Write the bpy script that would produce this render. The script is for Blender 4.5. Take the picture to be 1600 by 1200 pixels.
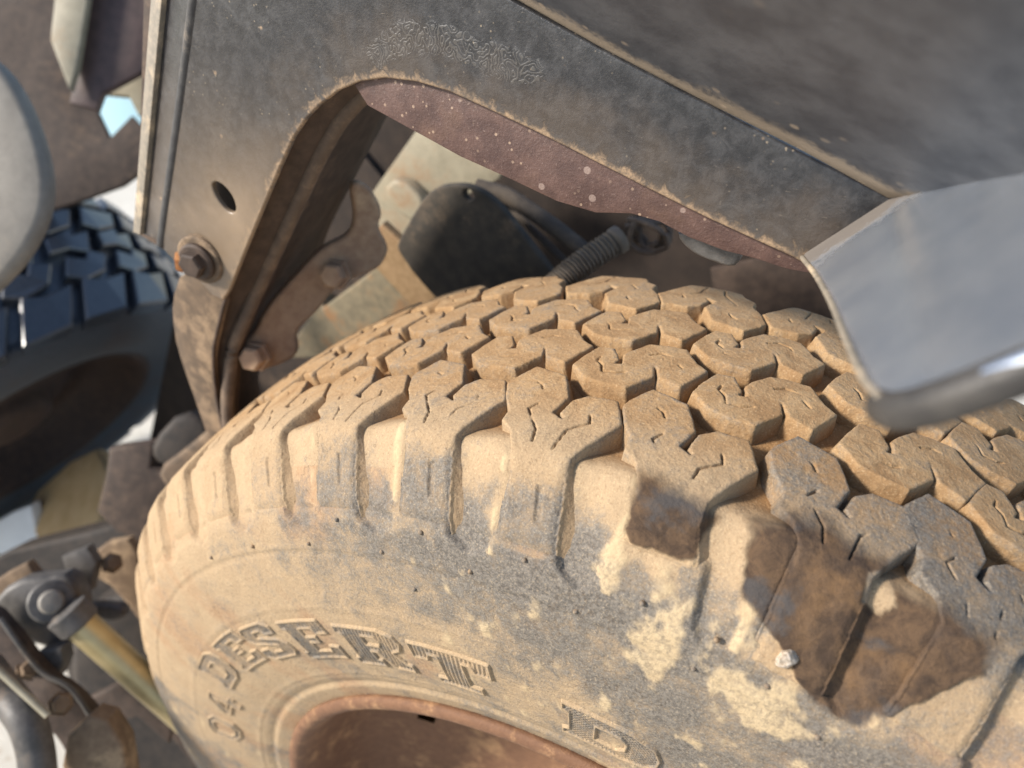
import bpy, bmesh, math, random
import numpy as np
from mathutils import Vector, Matrix, noise
from mathutils.geometry import delaunay_2d_cdt

for o in list(bpy.data.objects):
    bpy.data.objects.remove(o, do_unlink=True)
scn = bpy.context.scene
COL = scn.collection
random.seed(7)
rng = np.random.default_rng(7)

# ------------------------------------------------------------------ camera
cam_d = bpy.data.cameras.new('camera')
cam = bpy.data.objects.new('camera', cam_d)
COL.objects.link(cam)
scn.camera = cam
cam_d.sensor_fit = 'HORIZONTAL'
cam_d.sensor_width = 9.8
cam_d.lens = 7.150
cam_d.clip_start = 0.01
cam_d.clip_end = 500
R_ = [[0.8875443911, 0.460701084, -0.0044119155], [-0.2608236323, 0.5103265666, 0.8194741169], [0.3797841317, -0.7261689243, 0.573099212]]
cam.matrix_world = Matrix(((R_[0][0], R_[1][0], R_[2][0], 0.0567106), (R_[0][1], R_[1][1], R_[2][1], -0.2827422), (R_[0][2], R_[1][2], R_[2][2], 0.9781211), (0, 0, 0, 1)))
cam_d.dof.use_dof = True
cam_d.dof.focus_distance = 0.315
cam_d.dof.aperture_fstop = 1.9

# ------------------------------------------------------------------ light
SUN = Vector((-0.64, -0.54, 0.54)).normalized()
world = bpy.data.worlds.new('World')
scn.world = world
world.use_nodes = True
wn = world.node_tree
bg = wn.nodes['Background']
sky = wn.nodes.new('ShaderNodeTexSky')
sky.sky_type = 'NISHITA'
sky.sun_disc = False
sky.sun_elevation = math.asin(SUN.z)
sky.sun_rotation = math.atan2(SUN.x, SUN.y)
wn.links.new(sky.outputs[0], bg.inputs[0])
bg.inputs[1].default_value = 0.12
sd = bpy.data.lights.new('sun', 'SUN')
sd.energy = 3.9
sd.angle = math.radians(9)
sd.color = (1.0, 0.93, 0.84)
sun = bpy.data.objects.new('sun', sd)
COL.objects.link(sun)
sun.rotation_euler = (-SUN).to_track_quat('-Z', 'Y').to_euler()
scn.view_settings.view_transform = 'Standard'
scn.view_settings.look = 'None'
scn.view_settings.gamma = 1
scn.view_settings.exposure = 0.86
scn.render.engine = 'CYCLES'

# ------------------------------------------------------------------ node helpers
class NT:
    def __init__(s, name):
        s.m = bpy.data.materials.new(name)
        s.m.use_nodes = True
        s.t = s.m.node_tree
        s.b = s.t.nodes['Principled BSDF']
    def n(s, typ, **kw):
        nd = s.t.nodes.new(typ)
        for k, v in kw.items():
            setattr(nd, k, v)
        return nd
    def set(s, sock, v):
        if isinstance(v, bpy.types.NodeSocket):
            s.t.links.new(v, sock)
        else:
            sock.default_value = v
    def math(s, op, a, b=0.0, c=None, clamp=False):
        nd = s.n('ShaderNodeMath', operation=op, use_clamp=clamp)
        s.set(nd.inputs[0], a); s.set(nd.inputs[1], b)
        if c is not None: s.set(nd.inputs[2], c)
        return nd.outputs[0]
    def noise(s, vec, scale, detail=4, rough=0.55, dist=0.0):
        nd = s.n('ShaderNodeTexNoise')
        s.set(nd.inputs['Vector'], vec)
        nd.inputs['Scale'].default_value = scale
        nd.inputs['Detail'].default_value = detail
        nd.inputs['Roughness'].default_value = rough
        nd.inputs['Distortion'].default_value = dist
        return nd.outputs['Fac']
    def ramp(s, f, a, b, lo=0.0, hi=1.0):
        nd = s.n('ShaderNodeMapRange')
        nd.interpolation_type = 'SMOOTHSTEP'
        s.set(nd.inputs[0], f)
        for i, v in zip((1, 2, 3, 4), (a, b, lo, hi)):
            s.set(nd.inputs[i], v)
        return nd.outputs[0]
    def mix(s, f, a, b):
        nd = s.n('ShaderNodeMix', data_type='RGBA')
        s.set(nd.inputs[0], f)
        for i, v in ((6, a), (7, b)):
            if isinstance(v, tuple): v = (*v, 1.0) if len(v) == 3 else v
            s.set(nd.inputs[i], v)
        return nd.outputs[2]
    def attr(s, name, typ='GEOMETRY'):
        nd = s.n('ShaderNodeAttribute', attribute_type=typ, attribute_name=name)
        return nd.outputs['Fac']
    def obj(s, target=None):
        nd = s.n('ShaderNodeTexCoord')
        if target: nd.object = target
        return nd.outputs['Object']
    def pos(s):
        return s.n('ShaderNodeNewGeometry').outputs['Position']
    def bump(s, h, strength, dist, prev=None):
        nd = s.n('ShaderNodeBump')
        nd.inputs['Strength'].default_value = strength
        nd.inputs['Distance'].default_value = dist
        s.set(nd.inputs['Height'], h)
        if prev is not None: s.set(nd.inputs['Normal'], prev)
        return nd.outputs[0]
    def fin(s, col, rough, normal=None, metal=0.0, spec=0.5):
        s.set(s.b.inputs['Base Color'], (*col, 1) if isinstance(col, tuple) else col)
        s.set(s.b.inputs['Roughness'], rough)
        s.set(s.b.inputs['Metallic'], metal)
        s.set(s.b.inputs['Specular IOR Level'], spec)
        if normal is not None: s.set(s.b.inputs['Normal'], normal)
        return s.m

def dirty(name, base, base2, dust, amount=0.5, rough=0.6, scale=1.0, metal=0.0, bump=0.3, spec=0.4, attr=None, specks=0):
    """weathered paint / metal with mottled dust or rust on it"""
    t = NT(name)
    p = t.pos()
    n1 = t.noise(p, 18 * scale, 6, 0.6)
    n2 = t.noise(p, 95 * scale, 5, 0.65)
    n3 = t.noise(p, 700 * scale, 3, 0.6)
    c = t.mix(t.ramp(n2, 0.30, 0.70), base, base2)
    f = t.math('ADD', t.math('MULTIPLY', n1, 0.6), t.math('ADD', t.math('MULTIPLY', n2, 0.3), t.math('MULTIPLY', n3, 0.2)))
    if attr: f = t.math('ADD', f, t.math('MULTIPLY', t.attr(attr), 0.30))
    lo = 0.78 - 0.46 * amount
    m = t.ramp(f, lo, lo + 0.16)
    c = t.mix(t.math('MULTIPLY', m, 0.85), c, dust)
    if specks:
        vs = t.n('ShaderNodeTexVoronoi'); vs.inputs['Scale'].default_value = specks; t.set(vs.inputs['Vector'], p)
        c = t.mix(t.math('MULTIPLY', t.ramp(vs.outputs['Distance'], 0.20, 0.12), t.ramp(n1, 0.46, 0.60, 0.0, 0.8)), c, (0.46, 0.36, 0.26))
    r = t.math('ADD', rough, t.math('MULTIPLY', m, 0.9 - rough))
    h = t.math('ADD', t.math('MULTIPLY', n3, 0.5), n2)
    return t.fin(c, r, t.bump(h, bump, 0.0012), metal, spec)

# ------------------------------------------------------------------ object helpers
def link(name, me, mat=None, parent=None, smooth=True):
    o = bpy.data.objects.new(name, me)
    COL.objects.link(o)
    if mat is not None and not me.materials: me.materials.append(mat)
    if parent is not None: o.parent = parent
    return o

def empty(name, loc, label, cat, group=None):
    o = bpy.data.objects.new(name, None)
    o.empty_display_size = 0.05
    COL.objects.link(o)
    o.location = loc
    tag(o, label, cat, group)
    return o

def tag(o, label, cat, group=None):
    o['label'] = label; o['category'] = cat
    if group: o['group'] = group
    return o

def mesh_from(name, V, F, attrs=None, sharp=None, smooth=True):
    me = bpy.data.meshes.new(name)
    me.from_pydata([tuple(v) for v in V], [], [tuple(f) for f in F])
    if smooth:
        me.polygons.foreach_set('use_smooth', [True] * len(me.polygons))
        if sharp is not None: me.set_sharp_from_angle(angle=math.radians(sharp))
    for k, a in (attrs or {}).items():
        at = me.attributes.new(k, 'FLOAT', 'POINT')
        at.data.foreach_set('value', np.asarray(a, np.float32))
    me.update()
    return me

def relocate(o, parent_inv=True):
    return o

def newell(P):
    n = Vector((0, 0, 0))
    for i in range(len(P)):
        a, b = P[i], P[(i + 1) % len(P)]
        n += Vector(((a.y - b.y) * (a.z + b.z), (a.z - b.z) * (a.x + b.x), (a.x - b.x) * (a.y + b.y)))
    return n.normalized()

def inset2(P, d):
    """offset closed CCW 2d polygon inward by d (mitre, clamped)"""
    out = []
    n = len(P)
    for i in range(n):
        a, b, c = np.array(P[i - 1]), np.array(P[i]), np.array(P[(i + 1) % n])
        e1 = b - a; e2 = c - b
        e1 = e1 / (np.linalg.norm(e1) + 1e-9); e2 = e2 / (np.linalg.norm(e2) + 1e-9)
        n1 = np.array((-e1[1], e1[0])); n2 = np.array((-e2[1], e2[0]))
        m = n1 + n2
        m = m / max(0.35, np.linalg.norm(m))
        out.append(tuple(b + m * d / max(0.5, float(m @ n1))))
    return out

def sdf_poly(X, Y, P):
    """signed distance to polygon, negative inside; numpy arrays"""
    P = np.asarray(P, float)
    d2 = np.full(X.shape, 1e18); ins = np.zeros(X.shape, bool)
    n = len(P)
    for i in range(n):
        ax, ay = P[i]; bx, by = P[(i + 1) % n]
        ex, ey = bx - ax, by - ay
        t = np.clip(((X - ax) * ex + (Y - ay) * ey) / (ex * ex + ey * ey + 1e-12), 0, 1)
        d2 = np.minimum(d2, (X - ax - t * ex) ** 2 + (Y - ay - t * ey) ** 2)
        c = (ay > Y) != (by > Y)
        with np.errstate(divide='ignore', invalid='ignore'):
            ins ^= c & (X < ex * (Y - ay) / (ey if ey else 1e-12) + ax)
    return np.where(ins, -1, 1) * np.sqrt(d2)

def dist_line(X, Y, L):
    d2 = np.full(X.shape, 1e18)
    for i in range(len(L) - 1):
        ax, ay = L[i]; bx, by = L[i + 1]
        ex, ey = bx - ax, by - ay
        t = np.clip(((X - ax) * ex + (Y - ay) * ey) / (ex * ex + ey * ey + 1e-12), 0, 1)
        d2 = np.minimum(d2, (X - ax - t * ex) ** 2 + (Y - ay - t * ey) ** 2)
    return np.sqrt(d2)

def smooth(x, a, b):
    t = np.clip((x - a) / (b - a), 0, 1)
    return t * t * (3 - 2 * t)

def vnoise(X, Y, scale, seed=0, octaves=3):
    """cheap smooth value noise on numpy arrays, -1..1"""
    out = np.zeros(X.shape); amp = 1.0; tot = 0
    for o in range(octaves):
        x = X * scale + 31.7 * o + seed * 17.3; y = Y * scale - 11.3 * o + seed * 5.1
        xi = np.floor(x).astype(np.int64); yi = np.floor(y).astype(np.int64)
        fx = x - xi; fy = y - yi
        fx = fx * fx * (3 - 2 * fx); fy = fy * fy * (3 - 2 * fy)
        def h(i, j):
            v = (i * 374761393 + j * 668265263 + seed * 69069) & 0x7fffffff
            v = ((v ^ (v >> 13)) * 1274126177) & 0x7fffffff
            return ((v ^ (v >> 16)) & 0xffff) / 32767.5 - 1
        a = h(xi, yi) * (1 - fx) + h(xi + 1, yi) * fx
        b = h(xi, yi + 1) * (1 - fx) + h(xi + 1, yi + 1) * fx
        out += amp * (a * (1 - fy) + b * fy); tot += amp
        amp *= 0.5; scale *= 2.1
    return out / tot

CAMP = cam.matrix_world.translation.copy()

def round_outline(P, n):
    P = [Vector(p) for p in P]
    for _ in range(n):
        Q = []
        for i in range(len(P)):
            a, b = P[i], P[(i + 1) % len(P)]
            Q.append(a.lerp(b, 0.25)); Q.append(a.lerp(b, 0.75))
        P = Q
    return P

def plate(name, pts, thick, mat, parent=None, bevel=0.0006, spacing=None, holes=(), attrs=None, deform=None, rings=2, dome=0.0, origin=None, wob=0.0):
    """flat outline in 3d -> solid sheet with rounded edges; thickness goes away from the camera side"""
    P = [Vector(p) for p in pts]
    n = newell(P); cen = sum(P, Vector()) / len(P)
    if n.dot(CAMP - cen) < 0: n = -n
    ex = (P[1] - P[0]).normalized(); ex = (ex - n * ex.dot(n)).normalized(); ey = n.cross(ex)
    to2 = lambda p: ((p - cen).dot(ex), (p - cen).dot(ey))
    loops = [[to2(p) for p in P]] + [[to2(Vector(p)) for p in h] for h in holes]
    V = []; F = []
    loopidx = []
    def area(L): return 0.5 * sum(L[i][0] * L[(i + 1) % len(L)][1] - L[(i + 1) % len(L)][0] * L[i][1] for i in range(len(L)))
    inner = []
    for k, L in enumerate(loops):
        if (area(L) < 0) == (k == 0): L = L[::-1]; loops[k] = L
        inner.append(inset2(L, bevel))
    pts2 = []; edges = []
    for L in inner:
        b = len(pts2)
        pts2 += L
        edges += [(b + i, b + (i + 1) % len(L)) for i in range(len(L))]
    if spacing:
        A = np.array(inner[0]); lo = A.min(0); hi = A.max(0)
        gx, gy = np.meshgrid(np.arange(lo[0], hi[0], spacing), np.arange(lo[1], hi[1], spacing * 0.87))
        gx = gx + (np.arange(gx.shape[0]) % 2)[:, None] * spacing * 0.5
        gx = gx.ravel(); gy = gy.ravel()
        ok = sdf_poly(gx, gy, inner[0]) < -spacing * 0.5
        for L in inner[1:]: ok &= sdf_poly(gx, gy, L) > spacing * 0.5
        pts2 += [(float(a), float(b)) for a, b in zip(gx[ok], gy[ok])]
    res = delaunay_2d_cdt([Vector(q) for q in pts2], edges, [], 0, 1e-7)
    tv, tf = res[0], res[2]
    tc = np.array([[(tv[f[0]][k] + tv[f[1]][k] + tv[f[2]][k]) / 3 for k in (0, 1)] for f in tf])
    ok = sdf_poly(tc[:, 0], tc[:, 1], inner[0]) < 0
    for L in inner[1:]: ok &= sdf_poly(tc[:, 0], tc[:, 1], L) > 0
    V = [(q[0], q[1], 0.0) for q in tv]
    F = [tuple(f) for f, g in zip(tf, ok) if g]
    origmap = {}
    for i, lst in enumerate(res[3]):
        for a in lst: origmap[a] = i
    base = 0
    backs = []
    for L, I in zip(loops, inner):
        m = len(L)
        prev = [origmap[base + i] for i in range(m)]
        base += m
        for r in range(1, rings + 1):
            a = r / rings * math.pi / 2
            fi = math.sin(a); de = bevel * (1 - math.cos(a))
            cur = []
            for i in range(m):
                x = I[i][0] + (L[i][0] - I[i][0]) * fi; y = I[i][1] + (L[i][1] - I[i][1]) * fi
                cur.append(len(V)); V.append((x, y, -de))
            for i in range(m):
                j = (i + 1) % m
                F.append((prev[i], cur[i], cur[j], prev[j]))
            prev = cur
        cur = []
        for i in range(m):
            cur.append(len(V)); V.append((L[i][0], L[i][1], -thick))
        for i in range(m):
            j = (i + 1) % m
            F.append((prev[i], cur[i], cur[j], prev[j]))
        backs.append((cur, L))
    # back cap
    b2 = []; be = []
    mp = []
    for cur, L in backs:
        o_ = len(b2); b2 += L; mp += cur
        be += [(o_ + i, o_ + (i + 1) % len(L)) for i in range(len(L))]
    r2 = delaunay_2d_cdt([Vector(q) for q in b2], be, [], 0, 1e-7)
    im = {i: lst[0] for i, lst in enumerate(r2[3]) if lst}
    for f in r2[2]:
        if not all(i in im for i in f): continue
        cx = sum(r2[0][i][0] for i in f) / 3; cy = sum(r2[0][i][1] for i in f) / 3
        X = np.array([cx]); Y = np.array([cy])
        if sdf_poly(X, Y, loops[0])[0] > 0 or any(sdf_poly(X, Y, L)[0] < 0 for L in loops[1:]): continue
        F.append(tuple(mp[im[i]] for i in reversed(f)))
    V = np.array(V)
    if dome:
        d = np.maximum(0, -sdf_poly(V[:, 0], V[:, 1], loops[0]))
        V[:, 2] += dome * (1 - np.exp(-d / 0.03)) * (V[:, 2] > -bevel * 1.01)
    if wob:
        V[:, 2] += wob * vnoise(V[:, 0], V[:, 1], 28, 3)
    W = [cen + ex * float(v[0]) + ey * float(v[1]) + n * float(v[2]) for v in V]
    if deform: W = [deform(w) for w in W]
    at = {}
    if attrs:
        for k, fn in attrs.items(): at[k] = [fn(w) for w in W]
    org = Vector(origin) if origin is not None else (cen if parent is None else Vector((0, 0, 0)))
    if parent is not None: org = parent.matrix_world.translation if parent.parent is None else org
    if parent is not None: org = Vector(parent.location)
    me = mesh_from(name, [tuple(w - org) for w in W], F, at, sharp=35)
    o = link(name, me, mat, parent)
    if parent is None: o.location = org
    return o

def catmull(P, n=8):
    P = [Vector(p) for p in P]
    if len(P) < 3:
        return [P[0].lerp(P[-1], i / n) for i in range(n + 1)]
    out = []
    E = [P[0] * 2 - P[1]] + P + [P[-1] * 2 - P[-2]]
    for i in range(1, len(E) - 2):
        for k in range(n):
            t = k / n; a, b, c, d = E[i - 1], E[i], E[i + 1], E[i + 2]
            out.append(0.5 * ((2 * b) + (c - a) * t + (2 * a - 5 * b + 4 * c - d) * t * t + (3 * b - a - 3 * c + d) * t ** 3))
    out.append(P[-1])
    return out

def tube(name, path, rad, mat, parent=None, seg=16, n=8, radfn=None, capdome=0.0):
    Q = catmull(path, n)
    V = []; F = []
    up = Vector((0.31, 0.2, 0.93))
    for i, q in enumerate(Q):
        t = (Q[min(i + 1, len(Q) - 1)] - Q[max(i - 1, 0)]).normalized()
        a = t.cross(up).normalized(); b = t.cross(a)
        r = rad if radfn is None else radfn(i / (len(Q) - 1))
        for k in range(seg):
            an = 2 * math.pi * k / seg
            V.append(q + a * (r * math.cos(an)) + b * (r * math.sin(an)))
    for i in range(len(Q) - 1):
        for k in range(seg):
            F.append((i * seg + k, i * seg + (k + 1) % seg, (i + 1) * seg + (k + 1) % seg, (i + 1) * seg + k))
    F.append(tuple(range(seg))[::-1]); F.append(tuple(range((len(Q) - 1) * seg, len(Q) * seg)))
    org = Vector(parent.location) if parent is not None else Q[0]
    me = mesh_from(name, [tuple(v - org) for v in V], F, sharp=40)
    o = link(name, me, mat, parent)
    if parent is None: o.location = org
    return o

def lathe(name, prof, centre, axis, mat, parent=None, seg=32, hexa=False):
    """prof: list of (radius, height along axis)"""
    ax = Vector(axis).normalized(); c = Vector(centre)
    a = ax.orthogonal().normalized(); b = ax.cross(a)
    if hexa: seg = 6
    V = []; F = []
    for r, h in prof:
        for k in range(seg):
            an = 2 * math.pi * (k + 0.2) / seg
            V.append(c + ax * h + a * (r * math.cos(an)) + b * (r * math.sin(an)))
    for i in range(len(prof) - 1):
        for k in range(seg):
            F.append((i * seg + k, i * seg + (k + 1) % seg, (i + 1) * seg + (k + 1) % seg, (i + 1) * seg + k))
    F.append(tuple(range(seg))[::-1]); F.append(tuple(range((len(prof) - 1) * seg, len(prof) * seg)))
    org = Vector(parent.location) if parent is not None else c
    me = mesh_from(name, [tuple(v - org) for v in V], F, sharp=30)
    o = link(name, me, mat, parent)
    if parent is None: o.location = org
    return o

# outlines, in metres (wheel stands on z = 0, its axle along y, outboard is -y)
D = {}
D['panel'] = [(-0.2863, 0.0000, 0.9396), (-0.3671, 0.0000, 0.7813), (-0.3457, 0.0000, 0.7839), (-0.3349, 0.0000, 0.7766), (-0.3225, 0.0000, 0.7673), (-0.3115, 0.0000, 0.7623), (-0.3034, 0.0000, 0.7552), (-0.2950, 0.0000, 0.7541), (-0.2879, 0.0000, 0.7616), (-0.2660, 0.0000, 0.7932), (-0.2460, 0.0000, 0.8214), (-0.2268, 0.0000, 0.8483), (-0.2135, 0.0000, 0.8659), (-0.2031, 0.0000, 0.8765), (-0.1930, 0.0000, 0.8843), (-0.1811, 0.0000, 0.8916), (-0.1686, 0.0000, 0.8968), (-0.1542, 0.0000, 0.8999), (-0.1373, 0.0000, 0.9000), (-0.1212, 0.0000, 0.8978), (-0.1026, 0.0000, 0.8928), (-0.0815, 0.0000, 0.8868), (-0.0610, 0.0000, 0.8804), (-0.0326, 0.0000, 0.8713), (-0.0052, 0.0000, 0.8628), (0.0158, 0.0000, 0.8570), (0.0286, 0.0000, 0.8537), (0.0352, 0.0000, 0.8514), (0.0360, 0.0000, 0.8543), (0.0582, 0.0000, 0.8795), (0.0587, 0.0000, 0.8815), (0.0252, -0.0000, 0.8927), (-0.0115, 0.0000, 0.9058), (-0.0499, 0.0000, 0.9194), (-0.0903, 0.0000, 0.9347), (-0.1211, 0.0000, 0.9463)]
D['crease'] = [(-0.2547, 0.0000, 0.9409), (-0.2628, 0.0000, 0.9245), (-0.2895, 0.0000, 0.8742), (-0.3169, 0.0000, 0.8242), (-0.3403, 0.0000, 0.7815)]
D['slot'] = [(-0.2801, 0.0000, 0.8314), (-0.2755, 0.0000, 0.8336), (-0.2695, 0.0000, 0.8313), (-0.2651, 0.0000, 0.8254), (-0.2653, 0.0000, 0.8179), (-0.2704, 0.0000, 0.8155), (-0.2762, 0.0000, 0.8190), (-0.2799, 0.0000, 0.8259)]
D['wrinkle'] = [(-0.1565, 0.0000, 0.9087), (-0.1388, 0.0000, 0.9185), (-0.1231, 0.0000, 0.9181), (-0.1080, 0.0000, 0.9144), (-0.0818, 0.0000, 0.9089)]
D['edge_lip'] = [(-0.2915, -0.0030, 0.9397), (-0.2792, -0.0030, 0.9402), (-0.3608, -0.0030, 0.7833), (-0.3714, -0.0030, 0.7821)]
D['brown_sheet'] = [(-0.1764, 0.0033, 0.8976), (-0.1673, 0.0033, 0.8859), (-0.1450, 0.0033, 0.8785), (-0.1183, 0.0033, 0.8692), (-0.0923, 0.0033, 0.8625), (-0.0704, 0.0033, 0.8566), (-0.0522, 0.0033, 0.8546), (-0.0366, 0.0033, 0.8569), (-0.0239, 0.0033, 0.8556), (-0.0111, 0.0033, 0.8514), (0.0038, 0.0033, 0.8485), (0.0167, 0.0033, 0.8479), (0.0295, 0.0033, 0.8460), (0.0438, 0.0033, 0.8465), (0.0411, 0.0033, 0.8585), (0.0141, 0.0033, 0.8623), (-0.0341, 0.0033, 0.8750), (-0.0832, 0.0033, 0.8904), (-0.1043, 0.0033, 0.8971), (-0.1262, 0.0033, 0.9026), (-0.1490, 0.0033, 0.9056)]
D['clip'] = [(-0.0193, 0.0160, 0.8482), (-0.0175, 0.0160, 0.8433), (-0.0104, 0.0160, 0.8388), (-0.0032, 0.0160, 0.8373), (0.0066, 0.0160, 0.8359), (0.0093, 0.0160, 0.8409), (0.0089, 0.0160, 0.8466), (-0.0023, 0.0160, 0.8493)]
D['lower_plate'] = [(-0.3301, 0.0040, 0.7661), (-0.3503, 0.0040, 0.7380), (-0.3592, 0.0040, 0.7106), (-0.3620, 0.0040, 0.6803), (-0.3609, 0.0040, 0.6522), (-0.3572, 0.0040, 0.6138), (-0.3370, 0.0040, 0.6213), (-0.3346, 0.0040, 0.6523), (-0.3308, 0.0040, 0.6762), (-0.3237, 0.0040, 0.7025), (-0.3111, 0.0040, 0.7277), (-0.2954, 0.0040, 0.7552), (-0.3062, 0.0040, 0.7626)]
D['wall_edge'] = [(-0.1631, 0.0000, 0.8985), (-0.1745, 0.0000, 0.8940), (-0.1867, 0.0000, 0.8873), (-0.1979, 0.0000, 0.8792), (-0.2098, 0.0000, 0.8679), (-0.2248, 0.0000, 0.8496), (-0.2436, 0.0000, 0.8237), (-0.2641, 0.0000, 0.7948), (-0.2928, 0.0000, 0.7542), (-0.3071, 0.0000, 0.7294), (-0.3190, 0.0000, 0.7062), (-0.3261, 0.0000, 0.6802), (-0.3298, 0.0000, 0.6566), (-0.3322, 0.0000, 0.6199)]
D['flare'] = [(-0.1208, -0.0003, 0.9476), (-0.0921, 0.0034, 0.9341), (-0.0514, 0.0039, 0.9186), (-0.0120, 0.0021, 0.9052), (0.0251, 0.0003, 0.8926), (0.0575, 0.0005, 0.8804), (0.0765, -0.0283, 0.8943), (0.0882, -0.0519, 0.9070), (0.1017, -0.0795, 0.9220), (0.0774, -0.1318, 0.9690)]
D['fold_strip'] = [(0.0347, -0.0082, 0.8574), (0.0573, -0.0075, 0.8824), (0.0696, -0.0602, 0.8964), (0.0679, -0.0659, 0.8946), (0.0602, -0.0619, 0.8860), (0.0501, -0.0546, 0.8748), (0.0471, -0.0570, 0.8715), (0.0430, -0.0425, 0.8669)]
D['ledge'] = [(-0.1142, -0.0063, 0.9480), (-0.0878, -0.0022, 0.9351), (-0.0494, -0.0014, 0.9202), (-0.0106, -0.0042, 0.9077), (0.0256, -0.0058, 0.8954), (0.0567, -0.0071, 0.8847), (0.0657, -0.0246, 0.8940), (0.0366, -0.0314, 0.9099), (0.0049, -0.0294, 0.9202), (-0.0282, -0.0295, 0.9326), (-0.0547, -0.0321, 0.9445), (-0.0732, -0.0327, 0.9518)]
D['leg_roll'] = [(0.0660, -0.1349, 0.8851), (0.0691, -0.1427, 0.8886), (0.0730, -0.1462, 0.8929), (0.0779, -0.1479, 0.8984), (0.0853, -0.1488, 0.9065), (0.0954, -0.1493, 0.9177)]
D['leg_side'] = [(0.0344, -0.0019, 0.8545), (0.0429, -0.0361, 0.8640), (0.0508, -0.0716, 0.8729), (0.0570, -0.1032, 0.8800), (0.0625, -0.1297, 0.8863), (0.0663, -0.1432, 0.8906)]
D['leg'] = [(0.0332, 0.0019, 0.8540), (0.0573, 0.0025, 0.8806), (0.0746, -0.0234, 0.8999), (0.0863, -0.0472, 0.9130), (0.0998, -0.0748, 0.9281), (0.0935, -0.1527, 0.9216), (0.0837, -0.1521, 0.9108), (0.0766, -0.1509, 0.9029), (0.0710, -0.1494, 0.8967), (0.0673, -0.1467, 0.8926), (0.0646, -0.1401, 0.8896), (0.0617, -0.1267, 0.8863), (0.0573, -0.1052, 0.8812), (0.0508, -0.0735, 0.8739), (0.0426, -0.0365, 0.8646)]
D['hanger'] = [(-0.2663, 0.0996, 0.8000), (-0.2617, 0.1047, 0.8027), (-0.2540, 0.1105, 0.7940), (-0.2491, 0.1121, 0.7782), (-0.2522, 0.1073, 0.7700), (-0.2462, 0.1102, 0.7556), (-0.2467, 0.1081, 0.7480), (-0.2518, 0.1011, 0.7384), (-0.2664, 0.0862, 0.7353), (-0.2744, 0.0770, 0.7290), (-0.2826, 0.0659, 0.7143), (-0.2939, 0.0523, 0.7026), (-0.2910, 0.0525, 0.6898), (-0.2960, 0.0458, 0.6811), (-0.3137, 0.0275, 0.6771), (-0.3223, 0.0202, 0.6827), (-0.3236, 0.0215, 0.6952), (-0.3126, 0.0348, 0.7069), (-0.3084, 0.0418, 0.7209), (-0.2930, 0.0616, 0.7432), (-0.2788, 0.0793, 0.7615), (-0.2663, 0.0925, 0.7659), (-0.2632, 0.0982, 0.7784)]
D['rail'] = [(-0.3935, 0.1850, 0.6297), (-0.3301, 0.1850, 0.6817), (-0.3079, 0.1850, 0.7125), (-0.2520, 0.1850, 0.6768), (-0.2561, 0.1850, 0.6151), (-0.3550, 0.1850, 0.5859)]
D['rail_strap'] = [(-0.3290, 0.1750, 0.7081), (-0.3015, 0.1750, 0.7375), (-0.2233, 0.1750, 0.6863), (-0.2690, 0.1750, 0.6563)]
D['rail_lower'] = [(-0.4749, 0.2000, 0.5419), (-0.4059, 0.2000, 0.6290), (-0.3682, 0.2000, 0.5734)]
D['cream_panel'] = [(-0.4024, 0.2700, 0.6959), (-0.3190, 0.2700, 0.7930), (-0.2312, 0.2700, 0.7830), (-0.2438, 0.2700, 0.7537), (-0.2974, 0.2700, 0.7211), (-0.3070, 0.2700, 0.6813), (-0.3379, 0.2700, 0.6615)]
D['cream_block'] = [(-0.3607, 0.2550, 0.7276), (-0.3408, 0.2550, 0.7459), (-0.3115, 0.2550, 0.7269), (-0.3166, 0.2550, 0.7076), (-0.3368, 0.2550, 0.7038)]
D['dark_gap'] = [(-0.3354, 0.2620, 0.7078), (-0.3238, 0.2620, 0.7180), (-0.2945, 0.2620, 0.6903), (-0.3027, 0.2620, 0.6724)]
D['flap'] = [(-0.2694, 0.1550, 0.7396), (-0.2521, 0.1550, 0.7671), (-0.2367, 0.1550, 0.7844), (-0.2201, 0.1550, 0.7900), (-0.2017, 0.1550, 0.7916), (-0.1841, 0.1550, 0.7816), (-0.1665, 0.1550, 0.7660), (-0.1462, 0.1550, 0.7458), (-0.1348, 0.1550, 0.7333), (-0.1402, 0.1550, 0.7113), (-0.2352, 0.1550, 0.6873), (-0.2548, 0.1550, 0.7055), (-0.2749, 0.1550, 0.7277)]
D['backdrop'] = [(-0.5230, 0.3600, 0.7916), (-0.1584, 0.3600, 0.8579), (0.0774, 0.3600, 0.8059), (0.1398, 0.3600, 0.5906), (-0.5955, 0.3600, 0.3248)]
D['hose'] = [(-0.2179, 0.1872, 0.7784), (-0.1949, 0.1897, 0.7750), (-0.1728, 0.1881, 0.7671), (-0.1507, 0.1857, 0.7582), (-0.1235, 0.1826, 0.7450)]
D['hose2'] = [(-0.2210, 0.1952, 0.7732), (-0.1942, 0.1985, 0.7595), (-0.1653, 0.1897, 0.7467), (-0.1400, 0.1808, 0.7361)]
D['spring'] = [(-0.1126, 0.0910, 0.7612), (-0.1020, 0.1118, 0.7718), (-0.0850, 0.1369, 0.7837)]
D['clump'] = [(-0.0834, 0.1931, 0.7666)]
D['wheelhouse'] = [(-0.0591, 0.3000, 0.6966), (-0.0248, 0.3000, 0.7128), (0.0866, 0.3000, 0.7238), (0.1117, 0.3000, 0.6327), (-0.0310, 0.3000, 0.5873)]
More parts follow.
